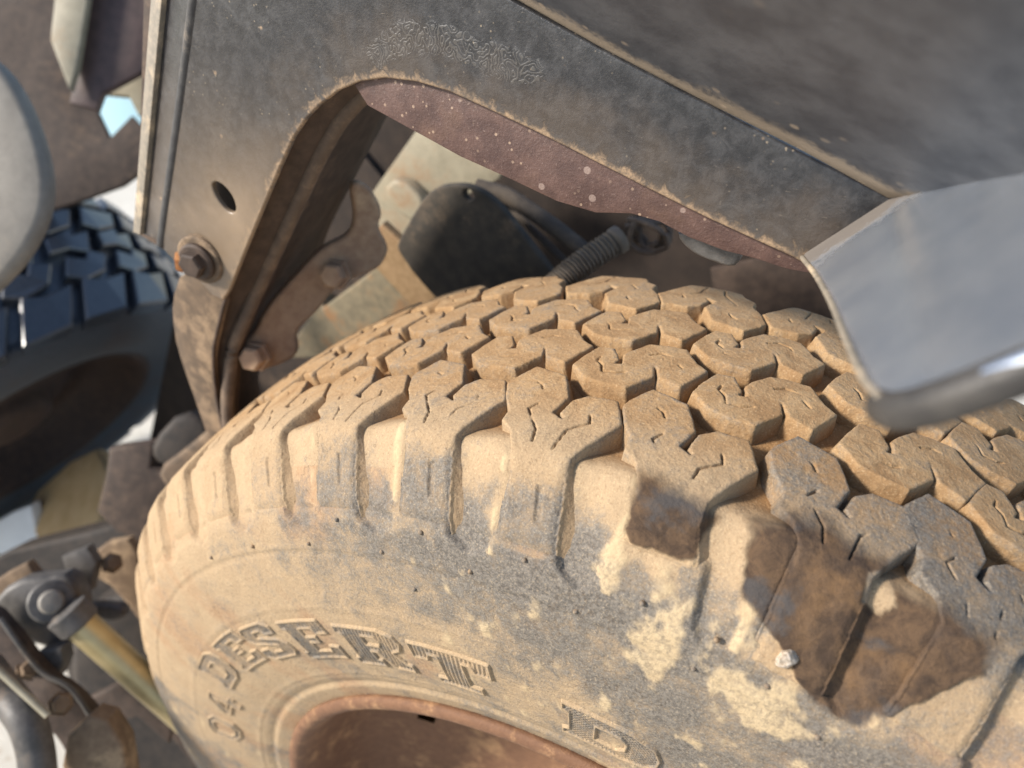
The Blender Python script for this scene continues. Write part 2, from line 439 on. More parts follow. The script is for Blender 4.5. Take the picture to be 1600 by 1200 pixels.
D['grey_panel'] = [(-0.6457, 0.0962, 0.8620), (-0.6162, 0.1025, 0.8450), (-0.5993, 0.1002, 0.8262), (-0.5833, 0.0934, 0.8016), (-0.5702, 0.0832, 0.7745), (-0.5642, 0.0732, 0.7541), (-0.5636, 0.0600, 0.7337), (-0.5697, 0.0428, 0.7134), (-0.5795, 0.0249, 0.6955), (-0.6067, -0.0123, 0.6642)]
D['under_panel'] = [(-1.0720, 0.3626, 0.8763), (-0.9555, 0.4317, 0.8750), (-0.9140, 0.3687, 0.7432), (-0.8730, 0.3528, 0.6825), (-0.8535, 0.3807, 0.7068), (-0.8050, 0.3807, 0.6631), (-0.8473, 0.3322, 0.6284), (-0.8934, 0.2934, 0.6117), (-0.9330, 0.2607, 0.5984), (-1.0185, 0.2134, 0.6043)]
D['cream_box'] = [(-0.7894, 0.3011, 0.8931), (-0.7845, 0.2663, 0.8364), (-0.7831, 0.2588, 0.8238), (-0.7564, 0.2446, 0.7786), (-0.7543, 0.2612, 0.8016), (-0.7592, 0.3190, 0.8927)]
D['box_side'] = [(-0.7759, 0.3298, 0.8911), (-0.7699, 0.2683, 0.7935), (-0.7694, 0.2482, 0.7629), (-0.7430, 0.2589, 0.7553), (-0.7405, 0.2711, 0.7712), (-0.7064, 0.3049, 0.7912), (-0.7074, 0.3704, 0.8903)]
D['box_base'] = [(-0.8033, 0.2891, 0.7781), (-0.7815, 0.2917, 0.7623), (-0.7499, 0.3082, 0.7586), (-0.7365, 0.3036, 0.7397), (-0.7160, 0.3198, 0.7455), (-0.7344, 0.3460, 0.8014), (-0.7812, 0.3103, 0.7899)]
D['pale_blue'] = [(-3.0306, 1.7702, 0.2599), (-2.7259, 1.8670, 0.2707), (-2.8087, 1.8110, -0.2955), (-3.1160, 1.7129, -0.3160)]
D['pale_post'] = [(-1.0666, 0.4924, 0.4464), (-1.0419, 0.5030, 0.4400), (-1.0155, 0.5012, 0.4136), (-1.0046, 0.4917, 0.3895), (-1.0112, 0.4624, 0.3516), (-1.0176, 0.4779, 0.3804), (-1.0457, 0.4838, 0.4146)]
D['timber'] = [(-1.1157, 0.1524, 0.0655), (-1.1090, 0.1832, 0.0949), (-1.0469, 0.2221, 0.1547), (-0.9838, 0.2377, 0.1951), (-0.9087, 0.2030, 0.1976), (-0.8689, 0.1326, 0.1543), (-1.0208, 0.1121, 0.0716)]
D['sign_white'] = [(-1.1502, 0.0922, 0.0581), (-1.0902, 0.1262, 0.1001), (-1.0581, 0.1419, 0.1153), (-1.0491, 0.1224, 0.0478), (-1.1080, 0.0924, 0.0165), (-1.1418, 0.0836, 0.0239)]
D['tube_end'] = [(-0.5337, 0.0643, 0.5037), (-0.5154, 0.0932, 0.5307), (-0.4857, 0.1028, 0.5184), (-0.4756, 0.0788, 0.4732), (-0.5091, 0.0616, 0.4775), (-0.5301, 0.0552, 0.4868)]
D['axle_arm'] = [(-0.6066, 0.0230, 0.4094), (-0.6056, 0.0474, 0.4452), (-0.6078, 0.0619, 0.4689), (-0.5687, 0.0882, 0.4732), (-0.5664, 0.0737, 0.4493), (-0.5272, 0.0920, 0.4416), (-0.5426, 0.0593, 0.4063), (-0.5462, 0.0331, 0.3703), (-0.5853, 0.0230, 0.3904)]
D['crossbar'] = [(-0.7593, -0.0669, 0.3193), (-0.7217, -0.0296, 0.3415), (-0.6524, 0.0224, 0.3570), (-0.5782, 0.0823, 0.3801), (-0.5448, 0.0757, 0.3402), (-0.5317, 0.0443, 0.2814), (-0.7453, -0.1061, 0.2480)]
D['spring_plate'] = [(-0.5181, -0.1337, 0.4699), (-0.5011, -0.1070, 0.4946), (-0.4788, -0.0944, 0.4934), (-0.4659, -0.0856, 0.4951), (-0.4530, -0.0877, 0.4804), (-0.4462, -0.1011, 0.4541), (-0.4560, -0.1183, 0.4372), (-0.4730, -0.1240, 0.4438), (-0.5157, -0.1402, 0.4580)]
D['long_plate'] = [(-0.5083, -0.1400, 0.5064), (-0.4797, -0.1343, 0.4892), (-0.4465, -0.1397, 0.4512), (-0.4220, -0.1351, 0.4361), (-0.3991, -0.1392, 0.4094), (-0.3802, -0.1395, 0.3919), (-0.3755, -0.1446, 0.3800), (-0.3861, -0.1723, 0.3479), (-0.4098, -0.1667, 0.3776), (-0.4278, -0.1613, 0.4020), (-0.4552, -0.1583, 0.4312), (-0.5021, -0.1574, 0.4748)]
D['under_block'] = [(-0.5818, -0.0581, 0.3461), (-0.5000, 0.0112, 0.3765), (-0.4338, -0.0301, 0.2548), (-0.4058, -0.0792, 0.1560), (-0.5041, -0.1337, 0.1628), (-0.5601, -0.0968, 0.2686)]
D['bolt'] = [(-0.4540, -0.1067, 0.4927)]
D['gold'] = [(-0.4329, -0.1051, 0.4808), (-0.3539, -0.0926, 0.3744)]
D['hose_black'] = [(-0.4522, -0.1661, 0.4860), (-0.4316, -0.1694, 0.4682), (-0.4055, -0.1745, 0.4618), (-0.3937, -0.1821, 0.4444), (-0.3834, -0.1950, 0.4212)]
D['strip'] = [(-0.4323, -0.1660, 0.4991), (-0.3876, -0.1663, 0.4691)]
D['lug'] = [(-0.4779, -0.0780, 0.4430), (-0.4612, -0.0686, 0.4421), (-0.4463, -0.0619, 0.4388), (-0.4456, -0.0681, 0.4288), (-0.4580, -0.0768, 0.4270), (-0.4716, -0.0794, 0.4352)]
D['orange_nut'] = [(-0.3163, -0.0031, 0.7771)]
D['washer'] = [(-0.3029, 0.0003, 0.7811)]
D['back_sheet'] = [(-0.3323, 0.0350, 0.9347), (-0.1884, 0.0350, 0.9405), (-0.2333, 0.0350, 0.8692), (-0.2878, 0.0350, 0.8013), (-0.3489, 0.0350, 0.7284), (-0.3783, 0.0350, 0.7517), (-0.4093, 0.0350, 0.7624)]
D['fill_a'] = [(-0.7615, 0.0004, 0.2482), (-0.6546, 0.1078, 0.3131), (-0.5964, 0.1502, 0.3243), (-0.5147, 0.1399, 0.2353), (-0.4525, -0.0017, -0.0330), (-0.6444, -0.1080, -0.0197), (-0.6874, -0.0630, 0.0863)]
D['fill_b'] = [(-0.7295, 0.3100, 0.5611), (-0.4252, 0.3100, 0.7446), (-0.3696, 0.3100, 0.6875), (-0.3303, 0.3100, 0.5864), (-0.3916, 0.3100, 0.4663), (-0.9038, 0.3100, 0.0225), (-0.9679, 0.3100, 0.1474)]
D['bit_a'] = [(-0.3891, -0.1627, 0.4351), (-0.3775, -0.1475, 0.4474), (-0.3664, -0.1437, 0.4432), (-0.3525, -0.1467, 0.4262), (-0.3421, -0.1600, 0.3969), (-0.3727, -0.1857, 0.3857), (-0.3886, -0.1770, 0.4132)]
D['bit_b'] = [(-0.4600, -0.1297, 0.4524), (-0.4452, -0.1196, 0.4544), (-0.4407, -0.1242, 0.4434), (-0.4434, -0.1340, 0.4310), (-0.4560, -0.1374, 0.4374)]
D['bit_c'] = [(-0.4854, -0.1119, 0.3389), (-0.4540, -0.0819, 0.3555), (-0.4088, -0.0852, 0.3100), (-0.4099, -0.0948, 0.2966), (-0.4394, -0.0951, 0.3227), (-0.4702, -0.1194, 0.3139)]
D['bit_d'] = [(-0.5278, -0.0253, 0.4450), (-0.4952, -0.0033, 0.4488), (-0.4793, -0.0267, 0.3993), (-0.4501, -0.0395, 0.3538), (-0.4656, -0.0445, 0.3602), (-0.5041, -0.0371, 0.4060), (-0.5272, -0.0429, 0.4181)]
D['bit_e'] = [(-0.5378, -0.1252, 0.4737), (-0.5185, -0.1032, 0.4893), (-0.5063, -0.0916, 0.4958), (-0.4948, -0.0930, 0.4833), (-0.5060, -0.1073, 0.4720), (-0.5349, -0.1331, 0.4593)]
D['bit_f'] = [(-0.4544, 0.0113, 0.5393), (-0.4343, 0.0343, 0.5555), (-0.4171, 0.0571, 0.5744), (-0.4065, 0.0534, 0.5592), (-0.4228, 0.0211, 0.5255), (-0.4400, 0.0080, 0.5214)]
D['brk_a'] = [(-0.5284, -0.1407, 0.4379), (-0.4953, -0.1253, 0.4312), (-0.4749, -0.1349, 0.3984), (-0.4547, -0.1286, 0.3898), (-0.4576, -0.1433, 0.3703), (-0.4980, -0.1479, 0.3998), (-0.5225, -0.1567, 0.4086)]
D['brk_b'] = [(-0.5160, -0.0702, 0.3497), (-0.5045, -0.0582, 0.3574), (-0.3976, -0.0680, 0.2464), (-0.4053, -0.0819, 0.2325)]
D['brk_c'] = [(-0.5064, -0.0656, 0.4778), (-0.4889, -0.0507, 0.4844), (-0.4791, -0.0534, 0.4715), (-0.4791, -0.0684, 0.4491), (-0.4980, -0.0724, 0.4600)]
D['nut_a'] = [(-0.4559, -0.1425, 0.4485)]
D['nut_b'] = [(-0.4821, -0.0399, 0.4564)]
D['nut_c'] = [(-0.4097, -0.1497, 0.4437)]
D['far_wheel'] = [(-1.0110, 0.1653, 0.2589)]


# ------------------------------------------------------------------ setting
gm = NT('pale_concrete_ground')
gp = gm.pos()
gf = gm.noise(gp, 1.3, 8, 0.65)
gc = gm.mix(gm.ramp(gf, 0.35, 0.65), (0.50, 0.47, 0.41), (0.62, 0.59, 0.52))
gc = gm.mix(gm.ramp(gm.noise(gp, 60, 4), 0.55, 0.75), gc, (0.40, 0.33, 0.25))
gm.fin(gc, 0.95, gm.bump(gm.noise(gp, 220, 4), 0.4, 0.004))
G = 240.0
ground = link('ground', mesh_from('ground', [(-G, -G, 0), (G, -G, 0), (G, G, 0), (-G, G, 0)], [(0, 1, 2, 3)]), gm.m)
ground['kind'] = 'structure'

# ------------------------------------------------------------------ the wheel
NP = 46
PITCH = 2 * math.pi * 400 / NP            # mm along the tread
AP = 1.8590979                            # angle of the reference block
AX = 0.4
wheel = empty('wheel', (0, 0, AX), 'dusty off-road wheel with zigzag tread under the black arch', 'wheel')

PRF = [(0, 400)] + [(w, 400 - w * w / 900) for w in range(4, 77, 4)] + [(78, 393.2), (81, 392), (84, 389.8), (87, 386.3), (104.5, 360.5), (107.3, 352), (110, 338), (111.8, 318), (111.6, 296), (109, 272), (105, 252), (100.5, 238), (97.5, 229), (95.5, 222)]
def chaikin(P, n):
    P = np.array(P, float)
    for _ in range(n):
        Q = [P[0]]
        for i in range(len(P) - 1):
            Q.append(.75 * P[i] + .25 * P[i + 1]); Q.append(.25 * P[i] + .75 * P[i + 1])
        Q.append(P[-1]); P = np.array(Q)
    return P
PS = chaikin(PRF, 2)
PA = np.concatenate([[0], np.cumsum(np.hypot(*np.diff(PS, axis=0).T))])
def prof(s):
    a = np.abs(s)
    return np.interp(a, PA, PS[:, 0]) * np.where(s < 0, -1, 1), np.interp(a, PA, PS[:, 1])
def surf(u, s, off, th0):
    """tread coordinates in mm (u round the wheel, s across from the crown, off along the normal) -> wheel space in m"""
    w0, r0 = prof(s)
    w1, r1 = prof(s - 1.5); w2, r2 = prof(s + 1.5)
    tw, trr = w2 - w1, r2 - r1
    L = np.hypot(tw, trr) + 1e-9
    nw, nr = -trr / L, tw / L
    w = w0 + nw * off; r = r0 + nr * off
    th = th0 - u / 400.0
    return np.stack([r * np.cos(th), -w, r * np.sin(th)], -1) / 1000

def grid_faces(nu, ns, keep=None):
    i, j = np.meshgrid(np.arange(nu - 1), np.arange(ns - 1), indexing='ij')
    a = i * ns + j
    F = np.stack([a, a + ns, a + ns + 1, a + 1], -1)
    if keep is not None:
        K = keep[:-1, :-1] & keep[1:, :-1] & keep[1:, 1:] & keep[:-1, 1:]
        F = F[K]
    return F.reshape(-1, 4)

def compact(V, F, A):
    used = np.unique(F)
    mp = np.full(len(V), -1); mp[used] = np.arange(len(used))
    return V[used], mp[F], {k: np.asarray(a)[used] for k, a in A.items()}

# rough, ragged patches on the shoulder, coloured dark brown
DARK_PATCH = [[(118.5, 78.5), (118.5, 99.9), (124, 103.5), (137.5, 104), (147.5, 100), (148.5, 83), (137, 80.5), (129, 78.5)],
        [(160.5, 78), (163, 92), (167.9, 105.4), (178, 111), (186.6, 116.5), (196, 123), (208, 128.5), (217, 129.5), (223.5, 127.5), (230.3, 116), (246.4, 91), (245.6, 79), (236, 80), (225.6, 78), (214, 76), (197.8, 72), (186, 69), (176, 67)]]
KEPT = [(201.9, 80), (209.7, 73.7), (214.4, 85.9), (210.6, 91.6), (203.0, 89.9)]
def dark_patch_mask(u, s):
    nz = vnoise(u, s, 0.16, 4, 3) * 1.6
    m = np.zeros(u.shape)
    for P in DARK_PATCH:
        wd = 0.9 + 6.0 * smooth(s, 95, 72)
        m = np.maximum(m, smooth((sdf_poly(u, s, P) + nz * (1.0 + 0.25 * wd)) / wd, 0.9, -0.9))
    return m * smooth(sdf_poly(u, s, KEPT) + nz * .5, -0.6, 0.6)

def wear_map(u, s):
    """where the dust is rubbed off the outboard shoulder and sidewall (bare grey rubber shows)"""
    m = np.zeros(u.shape)
    for (cu, cs, ru, rs, a) in [(75, 104, 22, 14, .50), (28, 104, 20, 12, .42), (-25, 104, 18, 10, .25), (105, 114, 16, 16, .55), (52, 116, 12, 10, .5), (-2, 116, 10, 10, .3),
                                (135, 128, 34, 18, .35), (150, 168, 40, 22, .42), (215, 145, 50, 12, .3), (175, 112, 12, 10, .35), (40, 135, 50, 8, .22), (90, 132, 40, 8, .25),
                                (185, 190, 50, 20, .35), (110, 165, 30, 18, .22), (255, 75, 26, 26, .5), (-60, 170, 40, 12, .12), (20, 168, 30, 10, .2)]:
        m = np.maximum(m, a * np.exp(-(((u - cu) / ru) ** 2 + ((s - cs) / rs) ** 2)))
    return m

SHIFT = {-1: 0.5, 0: 1.0, 1: -0.8, 2: -1.6, 3: 2.8, 4: -2.0, 5: 0.5}

# ---- rubber material
rt = NT('dusty_tyre_rubber')
rp = rt.obj(wheel)
a_n1 = rt.noise(rp, 11, 6, 0.6, 0.3)
a_n2 = rt.noise(rp, 70, 6, 0.68, 0.4)
a_n3 = rt.noise(rp, 520, 4, 0.7)
a_n4 = rt.noise(rp, 1150, 3, 0.7)
wear = rt.math('ADD', rt.math('MULTIPLY', rt.attr('wearv'), rt.attr('padwear', 'OBJECT')), rt.attr('wear', 'OBJECT'))
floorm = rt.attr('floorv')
patchm = rt.attr('patchv')
tt = rt.math('ADD', wear, rt.math('MULTIPLY', rt.math('SUBTRACT', a_n1, 0.5), 0.55))
tt = rt.math('ADD', tt, rt.math('MULTIPLY', rt.math('SUBTRACT', a_n2, 0.5), 1.5))
tt = rt.math('ADD', tt, rt.math('MULTIPLY', rt.math('SUBTRACT', a_n3, 0.5), 0.8))
bare = rt.ramp(tt, 0.02, 0.78, 0.0, 0.93)
dust = rt.mix(rt.ramp(a_n2, 0.36, 0.64), (0.262, 0.156, 0.074), (0.385, 0.252, 0.130))
dust = rt.mix(rt.math('MULTIPLY', rt.ramp(a_n1, 0.35, 0.65), 0.5), dust, (0.31, 0.195, 0.098))
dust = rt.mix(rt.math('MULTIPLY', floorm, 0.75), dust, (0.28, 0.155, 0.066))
dust = rt.mix(rt.math('MULTIPLY', rt.attr('sidev'), 0.6), dust, (0.375, 0.292, 0.192))
dust = rt.mix(rt.ramp(a_n3, 0.54, 0.74, 0.0, 0.5), dust, (0.18, 0.110, 0.055))
dust = rt.mix(rt.ramp(a_n4, 0.55, 0.70, 0.0, 0.35), dust, (0.62, 0.46, 0.28))
dust = rt.mix(rt.ramp(a_n4, 0.44, 0.34, 0.0, 0.35), dust, (0.17, 0.102, 0.05))
rub = rt.mix(rt.ramp(a_n3, 0.35, 0.65), (0.080, 0.074, 0.068), (0.165, 0.150, 0.130))
rub = rt.mix(rt.ramp(a_n4, 0.53, 0.68, 0.0, 0.45), rub, (0.40, 0.31, 0.20))
rub = rt.mix(rt.ramp(a_n4, 0.46, 0.36, 0.0, 0.5), rub, (0.04, 0.038, 0.036))
dust = rt.mix(rt.math('MULTIPLY', rt.attr('stainv'), rt.ramp(a_n3, 0.3, 0.7, 0.15, 0.6)), dust, (0.29, 0.150, 0.075))
colr = rt.mix(bare, dust, rub)
crk = rt.noise(rp, 26, 5, 0.55, 0.6)
crl = rt.ramp(rt.math('ABSOLUTE', rt.math('SUBTRACT', crk, 0.47)), 0.0, 0.006, 0.55, 0.0)
crl = rt.math('MULTIPLY', crl, rt.math('MULTIPLY', rt.attr('sidev'), rt.ramp(a_n1, 0.45, 0.6)))
colr = rt.mix(crl, colr, (0.085, 0.060, 0.040))
flk = rt.math('MULTIPLY', rt.attr('flakev'), rt.ramp(a_n3, 0.30, 0.60, 0.45, 1.0))
colr = rt.mix(rt.math('MULTIPLY', flk, 0.9), colr, rt.mix(a_n2, (0.38, 0.275, 0.155), (0.54, 0.425, 0.265)))
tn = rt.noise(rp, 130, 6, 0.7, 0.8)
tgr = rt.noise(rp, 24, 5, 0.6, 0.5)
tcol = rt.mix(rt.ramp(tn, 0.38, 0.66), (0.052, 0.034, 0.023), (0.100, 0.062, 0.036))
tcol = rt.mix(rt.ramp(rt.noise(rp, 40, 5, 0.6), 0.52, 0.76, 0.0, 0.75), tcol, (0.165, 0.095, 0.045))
rim_ = rt.math('MULTIPLY', rt.math('MULTIPLY', patchm, rt.math('SUBTRACT', 1.0, patchm)), 3.4, clamp=True)
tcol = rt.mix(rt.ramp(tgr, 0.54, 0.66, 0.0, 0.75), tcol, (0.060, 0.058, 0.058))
colr = rt.mix(patchm, colr, tcol)
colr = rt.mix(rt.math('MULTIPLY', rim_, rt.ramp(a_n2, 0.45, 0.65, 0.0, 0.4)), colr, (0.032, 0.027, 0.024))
hh = rt.math('ADD', rt.math('MULTIPLY', a_n3, 1.0), rt.math('MULTIPLY', a_n4, 0.35))
bm_ = rt.bump(hh, 0.5, 0.001)
bm_ = rt.bump(a_n2, 0.35, 0.0035, bm_)
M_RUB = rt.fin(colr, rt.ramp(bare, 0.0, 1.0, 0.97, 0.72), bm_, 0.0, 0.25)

# ---- tread pattern (mm)
SHOULDER = [(-6.8, 42.5), (-.4, 32.6), (14.9, 35.9), (21.8, 49.1), (18.5, 59.8), (24.4, 62.6), (26.0, 61.6), (23.4, 58.5), (24.9, 50.7), (30.2, 46), (42.1, 45), (48.4, 57.3), (41.6, 69.5), (36.2, 80.5), (36.2, 90), (40.4, 119.6), (11.1, 119.6), (12.9, 110), (12.3, 90), (11.5, 82), (7.6, 73.5), (1.3, 69.2), (1.4, 62.5), (-4.1, 55.4), (-8, 46)]
SHOULDER_LONG = [(q[0], q[1] + 6.5 if q[1] > 115 else q[1]) for q in SHOULDER]
SHOULDER_SHORT = [q if q[1] < 100 else (q[0], 103.5 if q[1] > 115 else 101) for q in SHOULDER]
CENTRE = [(-27.5, 9.5), (-25.5, 2), (-22, -6.8), (-15.3, -7.6), (-10.4, 0), (-11.6, 4), (-6.7, 2.8), (-9, -4.3), (-7.3, -8.3), (-1.5, -16.5), (6, -18.3), (14.5, -19), (21.3, -10.3), (27, -6.8), (20, 8.6), (10.8, 6), (7.8, -.2), (5, -1.8), (7.4, 6), (-.5, 18), (-10.5, 18.2), (-19, 17.2)]
SIPE_SH = [[(5.2, 43), (7.5, 44), (9.4, 47)], [(11.5, 56), (8.8, 60), (12.3, 64.6), (17.0, 70.5), (18.4, 77)], [(35.2, 56.8), (36.7, 60.8), (29.5, 67.1), (28, 78.5)]]
SIPE_CE = [[(-18.4, .7), (-18.9, 3.6), (-15.6, 6.3), (-13.8, 10.8), (-7.7, 10.1), (-3.2, 7.4)], [(1.5, -8.6), (5.8, -11.4), (11, -10.8), (13.8, -7), (17, -4.2)]]
DEPTH = 9.5

def floor_depth(s):
    a = np.abs(s)
    return np.where(a < 68, DEPTH, DEPTH - (DEPTH - 3.4) * smooth(a, 68, 116))

def block_mesh(name, poly, sipes, step, flip=False, centre_s=0.0, idx=None, seed=0):
    P = np.array(poly, float)
    lo = P.min(0) - (3 if poly is CENTRE else 7); hi = P.max(0) + (3 if poly is CENTRE else 7)
    us = np.arange(lo[0], hi[0] + step, step); ss = np.arange(lo[1], hi[1] + step, step)
    U, S = np.meshgrid(us, ss, indexing='ij')
    PX = [(q[0], q[1] + 14) if q[1] > 115 else q for q in poly]
    d = sdf_poly(U, S, np.array(PX)) - 0.8 + 0.25 * vnoise(U, S, 0.22, seed, 2)
    ssign = (S + centre_s) * (-1 if flip else 1)
    dep = floor_depth(ssign)
    off = -0.62 * smooth(d, -1.0, 0.3) ** 1.3
    zone = smooth(S, 76, 92) if poly is not CENTRE else np.zeros(U.shape)
    wall = np.clip((d - 0.0) / (1.7 + 3.6 * zone), 0, 1.4)
    off = off - zone * 0.8 * smooth(d, -3.5, 0.3)
    off = np.where(d > 0, -0.45 - (dep - 0.2) * wall ** 0.92, off)
    off += 0.13 * vnoise(U, S, 0.35, seed + 3, 3) + 0.22 * vnoise(U, S, 0.09, seed + 5, 2)
    if poly is not CENTRE:
        off += np.where(d < 1.0, 0.6 * smooth(S, 92, 108), 0)
        slot = np.maximum(np.abs(U - 27.6 - (S - 94) * 0.13) - 1.3, np.abs(S - 101) - 7)
        off -= (0.9 if idx is None else 0.0) * smooth(slot, 0.7, -0.5)
    smax = P[:, 1].max()
    if poly is not CENTRE and smax > 115:
        off -= 1.7 * smooth(S, smax - 6.1, smax + 1.9) if idx is None else 2.4 * smooth(S + 1.5 * vnoise(U, S, 0.12, 77, 3), smax - 1.5, smax + 1.5)
    if step < 1:
        w_ = 0.20 + 0.12 * vnoise(U, S, 0.3, seed + 9, 1)
        for L in sipes:
            dl = dist_line(U, S, L)
            off -= 2.0 * smooth(dl, w_ + 0.36, np.maximum(w_ - 0.2, 0.02)) * smooth(vnoise(U, S, 0.17, seed + 11, 1), -0.45, 0.15)
    ragged = np.zeros(U.shape)
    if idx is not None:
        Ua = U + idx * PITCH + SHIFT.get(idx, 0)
        ragged = dark_patch_mask(Ua, S)
        off = np.where(d < 1.0, off + ragged * smooth(S, 78, 92) * (0.9 + 1.5 * vnoise(U * 0.7 + S * 0.5, S * 0.8 - U * 0.3, 0.07, 21 + idx, 4)), off)
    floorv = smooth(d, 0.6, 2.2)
    wearv = (0.52 if idx is None else -0.25) * smooth(S, 84, 100) * smooth(d, 1.0, -0.5) if poly is not CENTRE else 0 * U
    if poly is CENTRE:
        wearv = wearv + 0.5 * smooth(-d, 2.2, 0.2) * smooth(d, 0.9, 0.0)
    if poly is not CENTRE and not flip:
        wearv = wearv + 0.16 * smooth(-d, 2.5, 0.2) * smooth(d, 1.2, 0.0)
    sidev = 0.85 * smooth(S, 44, 76) if (poly is not CENTRE and not flip) else 0 * U
    A = {'floorv': floorv.ravel(), 'patchv': ragged.ravel(), 'wearv': wearv.ravel(), 'sidev': sidev.ravel()}
    keep = (d < 2.9 + 4.0 * zone) & (S < (smax + 3.4 if smax > 115 else 999))
    sg = -1 if flip else 1
    V = surf((U * sg).ravel(), (S + centre_s).ravel() * sg, off.ravel(), 0.0)
    F = grid_faces(len(us), len(ss), keep)
    V, F, A = compact(V, F, A)
    return mesh_from(name, V, F, A)

# ---- carcass with the sidewalls
def carcass():
    vis = np.arange(-430, 335, 1.35)
    rest = np.arange(335, 2 * math.pi * 400 - 430, 9.0)
    us = np.concatenate([vis, rest, [2 * math.pi * 400 - 430]])
    ss = np.concatenate([np.arange(-258, -70, 7.0), np.arange(-70, 66, 4.0), np.arange(66, 133, 1.1), np.arange(133, 262.2, 1.5)])
    U, S = np.meshgrid(us, ss, indexing='ij')
    m = np.mod(U - 10, PITCH) + 10
    gp = sdf_poly(m, S, [(36, 100), (40.7, 123), (50.5, 128.7), (62.3, 125.4), (64.5, 115), (64.2, 100)])
    side = smooth(S, 117.2, 119.0)
    ing = smooth(gp, 0.3, -1.2)
    dep = floor_depth(S)
    tg = np.clip((np.where(m < 34, m + PITCH, m) - 38) / 27.0, 0, 1)
    zone = smooth(S, 60, 80)
    dep = dep * (1 - zone) + zone * np.minimum(dep, 3.6) * (1.15 - 1.0 * smooth(tg, 0.15, 0.95))
    dep = dep + 2.6 * smooth(S, 58, 66) * smooth(np.abs(m - 24.5), 11.5, 8.5)
    out = np.where(S > 0, np.where(S < 117, dep, (1 - side) * dep * 1.0 + side * ing * (3.4 - 0.7 * smooth(S, 116, 129)) * (1.1 - 0.55 * smooth(tg, 0.2, 1.0)) + (1 - side) * 0), np.where(S < -118, 0, dep))
    fill = smooth(sdf_poly(U, S, [(116, 101), (152, 101), (156, 128), (112, 128)]), 2, -2)
    out = out * (1 - fill) + fill * 0.6
    off = -out
    off += np.where(S > 118, 0.28 * vnoise(U, S, 0.05, 2, 4), 0.5 * vnoise(U, S, 0.12, 2, 3))
    off += 0.35 * np.exp(-((S - 139.5 - 0.8 * vnoise(U, S, 0.01, 8, 2)) / 1.1) ** 2)
    off -= 0.5 * np.exp(-((S - 141.8) / 1.2) ** 2)
    off += 1.2 * smooth(S, 243, 245.5) - 0.7 * np.exp(-((S - 242.0) / 1.4) ** 2)
    off += 0.5 * np.exp(-((S - 231.5) / 1.3) ** 2) + 0.35 * np.exp(-((S - 236) / 1.2) ** 2) + 0.35 * np.exp(-((S - 176) / 1.4) ** 2)
    # radial scuffs and shallow dents
    off -= 0.35 * smooth(vnoise(U * 0.6 + S * 0.5, S * 0.25 - U * 0.1, 0.09, 31, 2), 0.45, 0.7) * (S > 125) * (S < 180)
    ragged = dark_patch_mask(U, S)
    off -= ragged * (0.3 + 1.0 * vnoise(U, S, 0.09, 21, 4))
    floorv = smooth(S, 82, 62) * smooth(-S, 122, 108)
    Sn = S + 7 * vnoise(U, S, 0.07, 61, 3); tn_ = tg + 0.22 * vnoise(U, S, 0.09, 62, 3)
    wv = wear_map(U, S) + smooth(S, 124, 134) * (0.12 + 0.24 * smooth(U + 25 * vnoise(U, S, 0.03, 66, 2), -120, 60))
    wv += smooth(U, -190, -10) * (0.46 * smooth(Sn, 92, 114) * smooth(S, 133, 126) * smooth(tn_, 1.0, 0.70) * (S > 70) + 0.26 * smooth(Sn, 120, 128) * smooth(Sn, 164, 132))
    wv -= 0.3 * (S > 70) * smooth(Sn, 118, 104) * smooth(tn_, 0.74, 0.95)
    wv += smooth(U, -190, -10) * 0.34 * smooth(Sn, 108, 118) * smooth(Sn, 134, 124) * smooth(tn_, 0.7, 0.95)
    wv += 0.26 * (S > 122) * vnoise(U, S, 0.03, 63, 4)
    stain = smooth(vnoise(U, S, 0.022, 64, 3), 0.12, 0.5) * (S > 100)
    reg = np.exp(-(((U - 160) / 34) ** 2 + ((S - 124) / 22) ** 2)) + 0.8 * np.exp(-(((U - 200) / 22) ** 2 + ((S - 142) / 10) ** 2)) + 0.8 * np.exp(-(((U - 118) / 10) ** 2 + ((S - 112) / 12) ** 2)) + 0.35 * smooth(S, 124, 140) * smooth(U, -40, 60)
    reg += 0.75 * (S > 74) * (S < 126) * smooth(tg, 0.80, 0.92) * (tg < 0.995) * smooth(U, -150, 0)
    fl = vnoise(U, S, 0.10, 71, 5)
    flake = smooth(reg * 0.75 + 0.75 * fl, 0.50, 0.72) * (1 - ragged) * (S > 74)
    off += 0.35 * flake
    A = {'flakev': flake.ravel(), 'stainv': stain.ravel(), 'floorv': floorv.ravel(), 'patchv': ragged.ravel(), 'wearv': wv.ravel(), 'sidev': smooth(S, 62, 84).ravel()}
    V = surf(U.ravel(), S.ravel(), off.ravel(), AP)
    F = grid_faces(len(us), len(ss))
    return mesh_from('tyre', V, F, A)

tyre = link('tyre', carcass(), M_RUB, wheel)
tyre['padwear'] = 1.0; tyre['wear'] = 0.0

